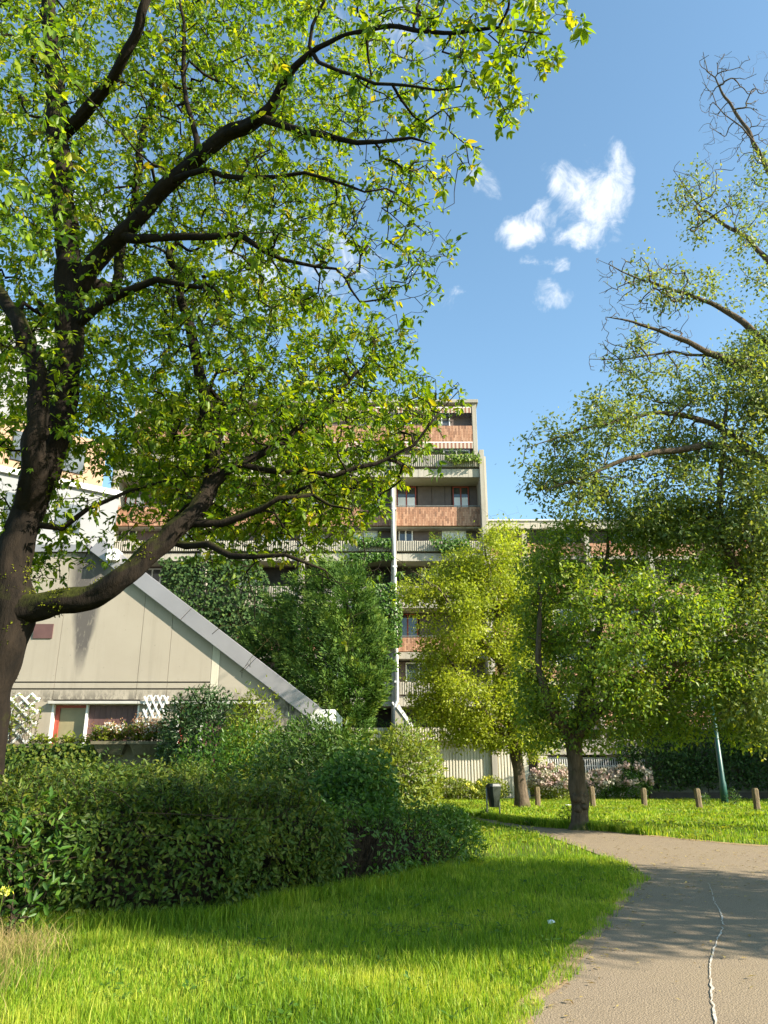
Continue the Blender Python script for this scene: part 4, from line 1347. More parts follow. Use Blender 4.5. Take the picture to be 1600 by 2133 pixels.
    top_ = [(-150, -200), (760, -200), (800, 60), (740, 300), (700, 520), (500, 640), (200, 660), (-150, 760)]
    B2 = sample_outline(top_, 2400, rng, lambda x, y: Y0 + 1.4 + 0 * x, 3.4, 0.014, 0.4, 0.7)
    B3 = sample_outline([(180, 840), (420, 800), (650, 820), (690, 930), (660, 1080), (480, 1130), (340, 1060), (230, 960)], 600, rng, lambda x, y: Y0 + 1.8 + 0 * x, 2.2, 0.02, 0.4, 0.6)
    A = np.concatenate([A, B_, B2, B3])
    # a few sprays right in front, close to the camera at upper left
    nf = 26
    F_ = np.array([PT(rng.uniform(-60, 190), rng.uniform(-60, 520), rng.uniform(4.6, 6.6)) for _ in range(nf)])
    A = np.concatenate([A, F_])
    sk.attract(A, 0.25, 0.10, 0.22)
    # bare hanging twigs under the lower limbs
    tw_ = []
    for _ in range(70):
        tw_.append(PT(rng.uniform(420, 860), rng.uniform(1150, 1420) if rng.random() < 0.5 else rng.uniform(1120, 1250), Y0 + rng.uniform(-0.8, 0.5)))
    n_before = len(sk.p)
    sk.attract(np.array(tw_)[:46], 0.25, 0.10, 0.25)
    bt = sample_outline([(250, 150), (700, 200), (960, 330), (930, 560), (860, 740), (930, 840), (850, 1000), (700, 1150), (420, 1190), (330, 900), (200, 500)], 1100, rng, lambda x, y: Yc(x, y) - 0.15, 0.9, 0.012, 0.2)
    sk.attract(bt, 0.25, 0.06, 0.2)
    n_bare = len(sk.p)
    sk.finish(0.0058, 0.40)
    root = thing('maple_tree', Vector((basep.x, Y0, 0)), 'large leafy maple with dark mossy forked trunk at the left edge', 'tree')
    V, F = sk.tubes(0.16)
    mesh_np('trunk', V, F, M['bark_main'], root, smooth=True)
    # compound leaves along the thin twigs
    idx = np.where((sk.TW == 1) & (sk.R < 0.016))[0]
    bare = idx >= n_before
    keep = np.where(bare, rng.random(len(idx)) < 0.10, True)
    idx = idx[keep]
    anchors = np.concatenate([idx, idx[rng.random(len(idx)) < 0.95]])
    tips = np.where(sk.NCH == 0)[0]; tips = tips[(tips < n_before)]
    anchors = np.concatenate([anchors, np.repeat(tips, 2)])
    ax, ay = project(sk.P[anchors])
    far_out = (ax < -90) | (ay < -90)
    anchors = anchors[~far_out | (rng.random(len(anchors)) < 0.4)]
    n = len(anchors)
    tan = sk.T[anchors]
    P = sk.P[anchors] - tan * rng.uniform(0, 0.25, (n, 1))
    d = nrm(tan * 0.5 + rdir(n, rng) * 0.9 + np.array([0, 0, -0.15]))
    pet = rng.uniform(0.05, 0.12, n)
    end = P + d * pet[:, None]
    side = nrm(np.cross(d, rdir(n, rng)))
    Vs, Fs, Rs = [], [], []; base = 0
    tint = np.clip(rng.normal(0.42, 0.24, n), 0, 1)
    big = np.clip(rng.lognormal(-2.52, 0.30, n), 0.04, 0.15)
    for (fwd, sd, prob, sc) in ((1.0, 0.0, 1.0, 1.12), (0.45, 0.85, 0.95, 1.0), (0.45, -0.85, 0.95, 1.0), (0.05, 1.0, 0.4, 0.85), (0.05, -1.0, 0.4, 0.85)):
        ok = rng.random(n) < prob
        m_ = ok.sum()
        Aa = d[ok] * fwd + side[ok] * sd + np.array([0, 0, -0.45]) + rdir(m_, rng) * 0.25
        Nn = rdir(m_, rng) * 0.7 + np.array([0, 0, 0.8])
        L_ = big[ok] * sc * rng.uniform(0.8, 1.2, m_)
        base_pt = end[ok] - (d[ok] * (0.05 if fwd < 0.2 else 0.0))
        V, F, R_ = leaves_arrays(base_pt, Aa, Nn, L_, L_ * rng.uniform(0.42, 0.6, m_) * 1.1, T_OVATE, np.clip(tint[ok] + rng.normal(0, 0.08, m_), 0, 1))
        Vs.append(V); Fs.append(F + base); Rs.append(R_); base += len(V)
    V = np.concatenate(Vs); F = np.concatenate(Fs); R_ = np.concatenate(Rs)
    # largest leaves in the picture become parts of their own
    LV = V.reshape(-1, 6, 3)
    cen = LV.mean(1)
    px, py = project(cen)
    inn = (px > 5) & (px < 1595) & (py > 5) & (py < 1700)
    score = np.where(inn, np.linalg.norm(LV[:, 3] - LV[:, 0], axis=1) / np.linalg.norm(cen - np.array([0, 0, EYE]), axis=1), 0)
    top = np.argsort(-score)[:280]
    rest = np.ones(len(LV), bool); rest[top] = False
    RV = R_.reshape(-1, 6)[rest]
    FF = (T_OVATE[1][None] + (np.arange(rest.sum()) * 6)[:, None, None]).reshape(-1, 4)
    crown = mesh_np('crown', LV[rest].reshape(-1, 3), FF, M['leaf_maple'], root, RV.ravel())
    crown['kind'] = 'stuff'
    for i in top:
        mesh_np('leaf', LV[i], T_OVATE[1], M['leaf_maple'], root, R_.reshape(-1, 6)[i])
    # moss tufts on the limb and fork
    thick = np.where((sk.TW == 0) & (sk.R > 0.11))[0]
    m0 = 16000
    pick = thick[rng.integers(0, len(thick), m0)]
    T_ = sk.T[pick]; e1 = nrm(np.cross(T_, np.array([0.3, 0.2, 0.9]) + 0 * T_)); e2 = np.cross(T_, e1)
    an = rng.uniform(0, 2 * math.pi, m0)
    out_ = e1 * np.cos(an)[:, None] + e2 * np.sin(an)[:, None]
    P = sk.P[pick] + T_ * rng.uniform(-0.1, 0.1, (m0, 1)) + out_ * (sk.R[pick] * 1.03 + 0.008)[:, None]
    nn_ = np.array([mnoise.noise(tuple(p * 2.4)) + 0.6 * mnoise.noise(tuple(p * 7.0)) for p in P])
    ok = (nn_ + 0.55 * out_[:, 2] - 0.25 * np.clip(P[:, 2] - 4.2, 0, 2)) > 0.30
    P = P[ok]; out_ = out_[ok]; m_ = len(P)
    V, F, R_ = leaves_arrays(P, out_ * 0.6 + rdir(m_, rng), out_ + rdir(m_, rng) * 0.5, rng.uniform(0.02, 0.05, m_), rng.uniform(0.012, 0.025, m_), T_KITE, rng.random(m_))
    mesh_np('moss', V, F, M['moss'], root, R_)['kind'] = 'stuff'
    return len(LV)


NLEAF = main_tree()


def tree(name, label, base, limbs, crowns, rng, barkm, leafm, per, sig, size, r0=0.006, group=None, seg=0.5, min_h=None, bare=None, aspect=0.5, droop=0.35, bare_m=None, lift=0.12):
    sk = Skeleton(rng)
    for i, (pts, rads) in enumerate(limbs):
        sk.limb(pts, rads, i == 0, 0.35, 0.04)
    n0 = len(sk.p)
    A = np.concatenate(crowns)
    sk.attract(A, seg, lift, 0.2, min_h)
    nb_ = len(sk.p)
    if bare is not None:
        sk.attract(bare, seg * 0.5, -0.04, 0.06, min_h, 0.22)
    sk.finish(r0, 0.44)
    root = thing(name, Vector(base), label, 'tree', group)
    V, F = sk.tubes(0.12)
    mesh_np('trunk', V, F, barkm, root, smooth=True)
    V, F, R_ = clump_leaves(A, per, sig, size, rng, droop, aspect)
    cr_ = mesh_np('crown', V, F, leafm, root, R_)
    return root


def golden_tree():
    r = np.random.default_rng(21)
    b = GR(1088, 1683); Y = b.y
    q = lambda px, py, dY=0.0: PT(px, py, Y + dY)
    limbs = [([(b.x + 0.02, Y, -0.1), q(1084, 1640), q(1080, 1600), q(1072, 1560), q(1068, 1530)], [0.34, 0.245, 0.225, 0.22, 0.21]),
             ([q(1072, 1560), q(1050, 1535), q(1020, 1500, -0.4), q(980, 1440, -0.8), q(940, 1380, -1.0)], [0.15, 0.12, 0.10, 0.08, 0.05]),
             ([q(1068, 1530), q(1060, 1460), q(1045, 1380), q(1035, 1290), q(1020, 1200), q(1010, 1130)], [0.22, 0.18, 0.14, 0.11, 0.07, 0.03]),
             ([q(1068, 1530), q(1090, 1470, 0.5), q(1105, 1400, 0.8), q(1100, 1300, 0.8), q(1090, 1200, 0.6)], [0.18, 0.14, 0.11, 0.07, 0.03]),
             ([q(1050, 1400), q(1000, 1330, -0.8), q(950, 1270, -1.2), q(900, 1215, -1.4), q(860, 1190, -1.4)], [0.09, 0.07, 0.05, 0.035, 0.02])]
    out = [(880, 1310), (848, 1225), (900, 1190), (950, 1160), (985, 1125), (1040, 1095), (1085, 1105), (1105, 1150), (1135, 1260), (1150, 1400), (1160, 1540), (1110, 1575), (1050, 1555), (980, 1540), (920, 1528), (875, 1495), (862, 1420), (885, 1365)]
    A = clustered(out, 190, 9, r, Y, 3.6, 0.006, 0.3, 0.42)
    x, y = project(A)
    A = A[~((x < 880) & (y > 1260) & (y < 1360) & (r.random(len(A)) < 0.75))]
    bare = np.array([PT(r.uniform(900, 1090), r.uniform(1050, 1160), Y + r.uniform(-1, 1)) for _ in range(40)])
    tree('golden_tree', 'small round golden-green tree in front of the ribbed concrete wall', (b.x, Y, 0), limbs, [A], r, M['bark'], M['leaf_gold'], 42, 0.22, 0.14, 0.006, None, 0.5, 1.6, bare)


def burl_tree():
    r = np.random.default_rng(22)
    b = GR(1207, 1729); Y = b.y
    q = lambda px, py, dY=0.0: PT(px, py, Y + dY)
    limbs = [([(b.x + 0.03, Y, -0.1), q(1209, 1715), q(1208, 1690), q(1210, 1665), q(1203, 1640), q(1200, 1600), q(1196, 1570), q(1192, 1540)], [0.40, 0.24, 0.205, 0.24, 0.235, 0.20, 0.20, 0.215]),
             ([q(1192, 1540), q(1160, 1490, -0.3), q(1130, 1430, -0.5), q(1120, 1340, -0.6), q(1130, 1240, -0.5)], [0.16, 0.12, 0.1, 0.07, 0.04]),
             ([q(1192, 1540), q(1215, 1470), q(1235, 1380), q(1250, 1280), q(1260, 1180), q(1270, 1110)], [0.20, 0.16, 0.13, 0.1, 0.06, 0.03]),
             ([q(1196, 1545), q(1250, 1480, -0.6), q(1320, 1420, -1.2), q(1400, 1380, -1.6), q(1480, 1370, -1.8)], [0.15, 0.12, 0.09, 0.06, 0.03]),
             ([q(1235, 1400), q(1300, 1320, 0.6), q(1380, 1230, 1.0), q(1450, 1180, 1.2), q(1490, 1100, 1.2)], [0.11, 0.09, 0.07, 0.05, 0.03]),
             ([q(1215, 1490), q(1290, 1455, -0.6), q(1380, 1430, -0.9), q(1470, 1420, -1.0), q(1550, 1430, -1.1)], [0.08, 0.06, 0.04, 0.025, 0.015])]
    out = [(1085, 1480), (1095, 1380), (1090, 1270), (1105, 1160), (1130, 1085), (1200, 1080), (1290, 1060), (1400, 1040), (1480, 1050), (1560, 1120), (1650, 1250), (1680, 1420), (1600, 1530), (1500, 1540), (1440, 1515), (1390, 1545), (1330, 1580), (1290, 1545), (1240, 1560), (1190, 1545), (1130, 1550)]
    A = clustered(out, 270, 9, r, lambda x, y: Y - 1.0 * np.clip((x - 1250) / 350, 0, 1), 3.2, 0.0075, 0.25, 0.34)
    tree('burl_trunk_tree', 'spreading green tree with a burl low on its trunk by the path', (b.x, Y, 0), limbs, [A], r, M['bark'], M['leaf_green'], 34, 0.19, 0.115, 0.005, None, 0.45, 2.2)
    # the burl itself belongs to the trunk: rough knobs
    root = bpy.data.objects['burl_trunk_tree']
    Vs, Fs = [], []; base = 0
    for k in range(9):
        c = np.array(PT(1207 + r.uniform(-6, 14), 1668 + r.uniform(-24, 20), Y - 0.18)) + r.normal(size=3) * 0.04
        rad = r.uniform(0.07, 0.14)
        th = np.arange(8) * math.pi / 4; ph = np.linspace(0.15, math.pi - 0.15, 6)
        pts = []
        for p_ in ph:
            for t in th:
                dv = np.array([math.sin(p_) * math.cos(t), math.sin(p_) * math.sin(t), math.cos(p_)])
                pts.append(c + dv * rad * (1 + 0.3 * mnoise.noise(tuple(dv * 2.0 + c))))
        Vs.append(np.array(pts))
        Fs.append(np.array([[i * 8 + j, i * 8 + (j + 1) % 8, (i + 1) * 8 + (j + 1) % 8, (i + 1) * 8 + j] for i in range(5) for j in range(8)]) + base); base += 48
    mesh_np('burl', np.concatenate(Vs), np.concatenate(Fs), M['bark'], root, smooth=True)


def tall_tree():
    r = np.random.default_rng(23)
    Y = 21.5
    q = lambda px, py, dY=0.0: PT(px, py, Y + dY)
    bx = PT(1735, 1735, Y).x
    limbs = [([(bx, Y, -0.1), (bx, Y, 2.5), q(1690, 1400), q(1665, 1200), q(1650, 1000), q(1640, 800), q(1640, 560), q(1650, 320)], [0.48, 0.38, 0.33, 0.3, 0.27, 0.22, 0.15, 0.07]),
             ([q(1690, 1400), q(1610, 1300, -0.6), q(1541, 1200, -1), q(1515, 1143, -1), q(1497, 1038, -0.9), q(1508, 925, -0.8), q(1512, 830, -0.6)], [0.2, 0.16, 0.13, 0.11, 0.085, 0.06, 0.03]),
             ([q(1655, 1060), q(1590, 960, -0.5), q(1500, 930, -1), q(1400, 940, -1.4), q(1300, 960, -1.6), q(1200, 1000, -1.7), q(1140, 1020, -1.7)], [0.17, 0.13, 0.11, 0.085, 0.06, 0.04, 0.02]),
             ([q(1570, 940, -0.6), q(1480, 880, -0.6), q(1380, 860, -0.8), q(1270, 880, -1), q(1180, 900, -1.1), q(1120, 925, -1.1)], [0.1, 0.08, 0.06, 0.045, 0.03, 0.015]),
             ([q(1640, 820), q(1560, 770, -0.6), q(1500, 742, -0.8), q(1440, 715, -1), q(1370, 690, -1.1), q(1310, 668, -1.2), q(1262, 660, -1.2)], [0.15, 0.12, 0.10, 0.075, 0.05, 0.03, 0.012]),
             ([q(1500, 742, -0.8), q(1430, 738, -0.8), q(1370, 735, -0.9), q(1300, 752, -1), q(1228, 748, -1)], [0.05, 0.042, 0.034, 0.022, 0.01]),
             ([q(1640, 760), q(1570, 690, -0.3), q(1520, 650, -0.4), q(1470, 625, -0.5), q(1400, 605, -0.6), q(1330, 580, -0.7), q(1270, 552, -0.8), q(1243, 540, -0.8)], [0.13, 0.10, 0.08, 0.06, 0.045, 0.03, 0.016, 0.008]),
             ([q(1640, 600), q(1580, 520, 0.3), q(1510, 470, 0.3), q(1450, 420, 0.2), q(1415, 370, 0.1)], [0.10, 0.075, 0.055, 0.03, 0.012]),
             ([q(1645, 460), q(1590, 330, 0.4), q(1550, 260, 0.5), q(1510, 200, 0.5), q(1480, 150, 0.4), q(1465, 108, 0.4)], [0.10, 0.07, 0.055, 0.04, 0.02, 0.008]),
             ([q(1600, 350, 0.4), q(1560, 280, 0.2), q(1510, 240, 0), q(1465, 165, -0.1)], [0.035, 0.028, 0.02, 0.008])]
    o1 = [(1100, 985), (1115, 885), (1165, 895), (1200, 850), (1245, 800), (1275, 830), (1330, 750), (1370, 775), (1440, 770), (1500, 740), (1560, 690), (1700, 650), (1760, 1000), (1700, 1300), (1560, 1180), (1430, 1120), (1320, 1110), (1190, 1095), (1130, 1060)]
    o2 = [(1395, 420), (1420, 330), (1470, 350), (1530, 390), (1560, 330), (1640, 300), (1720, 420), (1700, 650), (1600, 640), (1540, 560), (1470, 540), (1440, 480)]
    o3 = [(1290, 610), (1330, 530), (1390, 535), (1440, 560), (1540, 590), (1560, 640), (1480, 660), (1400, 640), (1330, 640)]
    o4 = [(1260, 720), (1310, 690), (1345, 700), (1370, 770), (1300, 800), (1270, 760)]
    o5 = [(1540, 900), (1600, 700), (1720, 700), (1740, 1300), (1690, 1520), (1590, 1545), (1520, 1500), (1560, 1300)]
    A = [clustered(o1, 130, 8, r, Y - 0.8, 3.0, 0.0065, 0.25, 0.36), sample_outline(o2, 105, r, Y, 1.8, 0.006, 0.2), sample_outline(o3, 34, r, Y - 0.6, 0.8, 0.006, 0.2),
         sample_outline(o4, 18, r, Y - 1.0, 0.6, 0.006, 0.2), clustered(o5, 60, 8, r, Y - 1.5, 2.6, 0.0075, 0.3, 0.36)]
    bare = []
    for (x0, y0, x1, y1, n) in ((1228, 715, 1480, 775, 110), (1243, 535, 1430, 650, 150), (1250, 630, 1440, 725, 130), (1455, 105, 1610, 340, 260), (1400, 330, 1600, 480, 60), (1250, 770, 1330, 800, 10)):
        for _ in range(n):
            bare.append(PT(r.uniform(x0, x1), r.uniform(y0, y1), Y + (0.4 if y1 < 400 else -0.8) + r.uniform(-0.7, 0.7)))
    tree('tall_tree', 'tall half bare tree leaning in from the right edge against the sky', (bx, Y, 0), limbs, A, r, M['bark'], M['leaf_far'], 38, 0.22, 0.13, 0.011, None, 0.4, 4.0, np.array(bare), 0.52)


def shade_tree(cx, cy, k, seed, label):
    """the park tree on the right just outside the picture whose shadow lies over path and hedge"""
    r = np.random.default_rng(seed)
    limbs = [([(cx + 0.4, cy, -0.1), (cx + 0.3, cy, 2.0), (cx, cy, 4.0), (cx - 0.2, cy, 6.5), (cx, cy, 9)], [0.36, 0.28, 0.24, 0.17, 0.06]),
             ([(cx, cy, 3.6), (cx - 1.5, cy - 1, 4.8), (cx - 2.8, cy - 1.6, 5.6)], [0.14, 0.10, 0.04]),
             ([(cx, cy, 3.8), (cx - 1.2, cy + 1.5, 5), (cx - 2, cy + 2.6, 6)], [0.14, 0.10, 0.04]),
             ([(cx, cy, 4.2), (cx + 1.8, cy - 0.5, 5.4), (cx + 3, cy - 1, 6.4)], [0.14, 0.10, 0.04])]
    n = 620
    d = rdir(n, r); rad = r.random(n) ** 0.4
    A = np.stack([cx + d[:, 0] * rad * 3.7 * k, cy + 0.1 + d[:, 1] * rad * 3.2 * k, 6.7 + d[:, 2] * rad * 3.5 * k], 1)
    if k == 1.0:
        d = rdir(260, r); rad = r.random(260) ** 0.4
        A = np.concatenate([A, np.stack([cx + 1.2 + d[:, 0] * rad * 2.2, 3.3 + d[:, 1] * rad * 1.4, 9.6 + d[:, 2] * rad * 2.1], 1)])
    tree('park_tree', label, (cx + 0.4, cy, 0), limbs, [A], r, M['bark'], M['leaf_green'], 40, 0.36 * k, 0.18 * k, 0.006, 'park trees beyond the right edge', 0.5, 2.2)


golden_tree(); burl_tree(); tall_tree()
shade_tree(12.3, 7.0, 1.0, 24, 'round crowned park tree shading the path beyond the right edge')
shade_tree(27.0, 38.0, 1.35, 25, 'big park tree shading the garden wall beyond the right edge')

# ------------------------------------------------------------------ cypress


def cypress():
    r = np.random.default_rng(31)
    Y = 31.0
    b = PT(715, 1600, Y)
    root = thing('cypress_tree', Vector((b.x, Y, 0)), 'dense dark green feathery cypress between the house and the apartment block', 'tree')
    out = [(505, 1340), (545, 1300), (585, 1240), (640, 1205), (670, 1170), (720, 1160), (742, 1190), (762, 1240), (780, 1310), (822, 1340), (790, 1372), (812, 1400), (785, 1425), (800, 1450), (770, 1480), (755, 1560), (640, 1580), (560, 1500), (500, 1430)]
    C = clustered(out, 190, 10, r, Y, 3.0, 0.0065, 0.35, 0.38)
    cx, cy = b.x, Y
    sk = Skeleton(r)
    zt = ZZ(1170, Y)
    sk.limb([(cx, cy, -0.1), (cx, cy, 2), (cx, cy, zt * 0.6), (cx, cy, zt * 0.95)], [0.3, 0.26, 0.16, 0.04], True, 0.4)
    sk.attract(C[::6], 0.6, 0.0, 0.1, 0.8); sk.finish(0.008, 0.42)
    V, F = sk.tubes(0.1)
    mesh_np('trunk', V, F, M['thicket'], root, smooth=True)
    # every branch end is a plume of flat sprays pointing out and up
    C = sample_outline(out, 680, r, Y - 0.2, 3.0, 0.0065, 0.5)
    per = 110
    n = len(C) * per
    outw = C - np.array([cx, cy, 0]); outw[:, 2] = 0
    d0 = nrm(nrm(outw) * 1.0 + np.array([0, -0.25, 0.75]) + rdir(len(C), r) * 0.3)
    pl = r.uniform(0.7, 1.5, len(C))
    C = C - d0 * (pl * 0.5)[:, None]
    D = np.repeat(d0, per, 0); LN = np.repeat(pl, per)
    t = r.random(n) ** 0.8
    side = r.normal(size=(n, 3)) * np.array([1, 1, 0.7]); side -= D * np.sum(side * D, 1, keepdims=True)
    wdt = 0.20 * LN * np.sin(np.pi * np.clip(0.12 + 0.85 * t, 0, 1))
    P = np.repeat(C, per, 0) + D * (t * LN)[:, None] + side * wdt[:, None] * 0.7
    A = nrm(D * 0.9 + nrm(side) * 0.75 + rdir(n, r) * 0.25)
    L_ = r.uniform(0.10, 0.22, n)
    rn = np.clip(np.repeat(r.normal(0.30, 0.12, len(C)), per) + 0.45 * (t - 0.35) + r.normal(0, 0.1, n), 0, 1)
    V, F, R_ = leaves_arrays(P, A, nrm(side) + rdir(n, r) * 0.5 + np.array([0, 0, 0.4]), L_, L_ * 0.30, T_KITE, rn)
    mesh_np('crown', V, F, M['leaf_cypress'], root, R_)


cypress()

# ------------------------------------------------------------------ shrubs and hedge


def lumps(r, n=9):
    return rdir(n, r), r.uniform(0.08, 0.26, n), r.uniform(2.5, 7, n)


def shrub(name, label, cat, c, rad, n, size, leafm, seed, group=None, aspect=0.45, flowers=None, core=0.62, spike=0.0, up=0.5, shell=(0.45, 1.06), lump_n=12):
    """a lumpy leafy bush standing on the ground at c, half-axes rad (z is the full height)"""
    r = np.random.default_rng(seed)
    c = Vector(c)
    root = thing(name, c, label, cat, group)
    ld, la, lk = lumps(r, lump_n)

    def surf(d):
        f = np.ones(len(d)) * 0.85
        for q, a, k in zip(ld, la, lk):
            f += a * np.exp(k * (d @ q - 1))
        return f
    hh = rad[2] / 2
    cen = np.array([c.x, c.y, c.z + hh * 0.96])
    d = rdir(n, r)
    rr = surf(d) * (shell[0] + (shell[1] - shell[0]) * r.random(n) ** 0.55)
    P = cen + d * rr[:, None] * np.array([rad[0], rad[1], hh])
    if spike:
        sp = r.random(n) < 0.12
        P[sp] += np.stack([np.zeros(sp.sum()), np.zeros(sp.sum()), r.random(sp.sum()) * spike], 1) * (d[sp][:, 2:3] > 0)
    okz = P[:, 2] > c.z - 0.02
    P = P[okz]; d = d[okz]; m_ = len(P)
    nd = nrm(d * np.array([1 / rad[0], 1 / rad[1], 1 / hh]) * min(rad))
    A = nd * 0.5 + rdir(m_, r) * 0.8 + np.array([0, 0, 0.15])
    Nn = nd + rdir(m_, r) * 0.6 + np.array([0, 0, up])
    L_ = size * r.uniform(0.6, 1.35, m_)
    noi = np.array([mnoise.noise((p[0] * 1.8, p[1] * 1.8, p[2] * 1.8 + seed)) for p in P[:: max(1, m_ // 4000)]])
    noi = np.interp(np.arange(m_), np.arange(len(noi)) * max(1, m_ // 4000), noi)
    rn = np.clip(0.45 + 0.2 * noi + r.normal(0, 0.2, m_), 0, 1)
    V, F, R_ = leaves_arrays(P, A, Nn, L_, L_ * aspect * r.uniform(0.8, 1.2, m_), T_OVATE if size > 0.075 else T_KITE, rn)
    mesh_np('foliage', V, F, leafm, root, R_)
    # inner stems
    sk = Skeleton(r)
    sk.limb([(c.x, c.y, c.z - 0.05), (c.x, c.y, c.z + hh * 0.4)], [0.05, 0.035], True, 0.2)
    tip = P[r.integers(0, m_, 70)]; tip = cen + (tip - cen) * 0.9
    sk.attract(tip, 0.3, 0.05, 0.15); sk.finish(0.006, 0.42)
    V, F = sk.tubes()
    mesh_np('stems', V, F, M['thicket'], root)
    if flowers:
        fm, nf, fs = flowers
        dd = rdir(nf, r); dd[:, 2] = np.abs(dd[:, 2]) * 0.9; dd[:, 1] = -np.abs(dd[:, 1])
        dd = nrm(dd)
        C = cen + dd * (surf(dd) * 1.03)[:, None] * np.array([rad[0], rad[1], hh])
        per = 22
        off = rdir(nf * per, r)
        PP = np.repeat(C, per, 0) + off * fs * 0.5
        V, F, R_ = leaves_arrays(PP, rdir(nf * per, r), off, np.full(nf * per, fs * 0.55), np.full(nf * per, fs * 0.5), T_KITE, np.repeat(r.random(nf), per))
        mesh_np('blossoms', V, F, fm, root, R_)
    return root


def hedge():
    r = np.random.default_rng(41)
    front = [Vector((x, y, 0)) for x, y in HB]
    pl_ = [Vector((x, y, 0)) for x, y in smooth_poly(HB, 10)]
    n_ = len(pl_)
    seglen = [0.0]
    for i in range(1, n_): seglen.append(seglen[-1] + (pl_[i] - pl_[i - 1]).length)
    tot = seglen[-1]

    def frame(s):
        i = min(max(np.searchsorted(seglen, s) - 1, 0), n_ - 2)
        t = (s - seglen[i]) / max(1e-6, seglen[i + 1] - seglen[i])
        p = pl_[i].lerp(pl_[i + 1], t)
        tg = (pl_[i + 1] - pl_[i]).normalized()
        return p, tg, Vector((-tg.y, tg.x, 0))      # normal points away from the camera
    split = 0.63

    def height(s, dep):
        f = s / tot
        h = 1.16 + 0.062 * dep + 0.10 * mnoise.noise((s * 0.9, dep * 0.9, 2)) + 0.06 * mnoise.noise((s * 2.7, dep * 2.7, 5))
        if f > split - 0.06: h -= 0.26 * min(1, (f - split + 0.06) / 0.12)
        if f > 0.93: h -= 0.45 * (f - 0.93) / 0.07
        return h

    def make(name, label, cat, s0, s1, depth, leafm, n_front, n_top, size, stem_m, dark=False, thin=None, shoot_n=0):
        p0, _, _ = frame((s0 + s1) / 2)
        root = thing(name, p0, label, cat)
        Pn, An, Nn = [], [], []
        for k in range(n_front):
            s = r.uniform(s0, s1); zf = r.random() ** 0.8
            p, tg, nm = frame(s)
            h = height(s, 0.25)
            zz = zf * h
            bul = 0.20 * mnoise.noise((s * 1.3, zz * 1.5, 9)) + 0.10 * mnoise.noise((s * 3.9, zz * 3.9, 3)) - 0.16 * math.sin(math.pi * min(1, zf))
            curve = 0.28 * max(0, zf - 0.72) ** 1.0 / 0.28 * 1.0
            hole = mnoise.noise((s * 1.1, zz * 1.6, 21))
            dd = bul + curve + abs(r.normal(0, 0.09)) + (0.25 if (hole > 0.28) else 0)
            if thin is not None and r.random() < thin(s, zf): continue
            q = p + nm * dd; Pn.append((q.x, q.y, zz + 0.02))
            An.append((tg.x * r.normal(0, 0.7) - nm.x * 0.5, tg.y * r.normal(0, 0.7) - nm.y * 0.5, r.normal(-0.15, 0.6)))
            Nn.append((-nm.x + r.normal(0, 0.45), -nm.y + r.normal(0, 0.45), 0.55 + r.normal(0, 0.4)))
        for k in range(n_top):
            s = r.uniform(s0, s1); dep = 0.15 + (depth - 0.15) * r.random() ** 1.15
            p, tg, nm = frame(s)
            h = height(s, dep)
            zz = h + r.normal(0, 0.07) + (r.random() < 0.05) * r.random() * 0.3
            q = p + nm * dep; Pn.append((q.x, q.y, zz))
            An.append((r.normal(0, 0.8), r.normal(0, 0.8), r.normal(0.35, 0.5)))
            Nn.append((r.normal(0, 0.5), r.normal(0, 0.5) - 0.2, 1.0))
        shoots = MB()
        for k in range(shoot_n):
            s = r.uniform(s0, s1); dep = 0.1 + (min(depth, 4.5) - 0.1) * r.random() ** 1.6
            p, tg, nm = frame(s); h = height(s, dep)
            a = p + nm * dep + Vector((0, 0, h - 0.1)); hh = r.uniform(0.15, 0.42)
            e = a + Vector((r.normal(0, 0.3) * hh, r.normal(0, 0.3) * hh, hh))
            shoots.tube([a, a.lerp(e, 0.5) + Vector((0, 0, 0.03)), e], [0.005, 0.004, 0.002], 3, False)
            for j in range(9):
                q = a.lerp(e, 0.25 + 0.75 * j / 8); Pn.append(tuple(q))
                An.append((r.normal(0, 0.8), r.normal(0, 0.8), 0.5)); Nn.append((r.normal(0, 0.5), r.normal(0, 0.5) - 0.2, 1.0))
        if shoot_n: shoots.build('shoots', stem_m, root)['kind'] = 'stuff'
        P = np.array(Pn); m_ = len(P)
        L_ = size * r.uniform(0.55, 1.4, m_)
        rn = np.clip(r.normal(0.45, 0.2, m_) + 0.22 * np.array([mnoise.noise((p[0] * 1.1, p[1] * 1.1, p[2] * 2)) for p in P]), 0, 1)
        V, F, R_ = leaves_arrays(P, np.array(An), np.array(Nn), L_, L_ * 0.48, T_OVATE, rn)
        mesh_np('foliage', V, F, leafm, root, R_)
        # stems: upright crooked sticks through the body of the hedge
        mm = MB()
        for k in range(int((s1 - s0) * 42)):
            s = r.uniform(s0, s1); p, tg, nm = frame(s); dep = r.uniform(0.12, 1.1)
            q = p + nm * dep; h = height(s, dep) * r.uniform(0.8, 0.99)
            ln = Vector((r.normal(0, 0.12), r.normal(0, 0.12), 0))
            mm.tube([q + Vector((0, 0, -0.05)), q + ln + Vector((0, 0, h * 0.5)), q + ln * 2.2 + Vector((0, 0, h))], [0.014, 0.010, 0.004], 4, False)
        for k in range(int((s1 - s0) * (60 if dark else 20))):
            s = r.uniform(s0, s1); p, tg, nm = frame(s)
            h = height(s, 0.2) * r.uniform(0.25, 0.95)
            a = p + nm * r.uniform(-0.03, 0.35) + Vector((0, 0, h))
            e = a + tg * r.normal(0, 0.35) - nm * r.uniform(-0.1, 0.12) + Vector((0, 0, r.normal(-0.05, 0.2)))
            mm.tube([a, (a + e) / 2 + Vector((0, 0, r.uniform(0, 0.08))), e], [0.006, 0.005, 0.003], 3, False)
        mm.build('stems', stem_m, root)
        # dense inner mass
        core = MB(); ns, nd = 46, 5
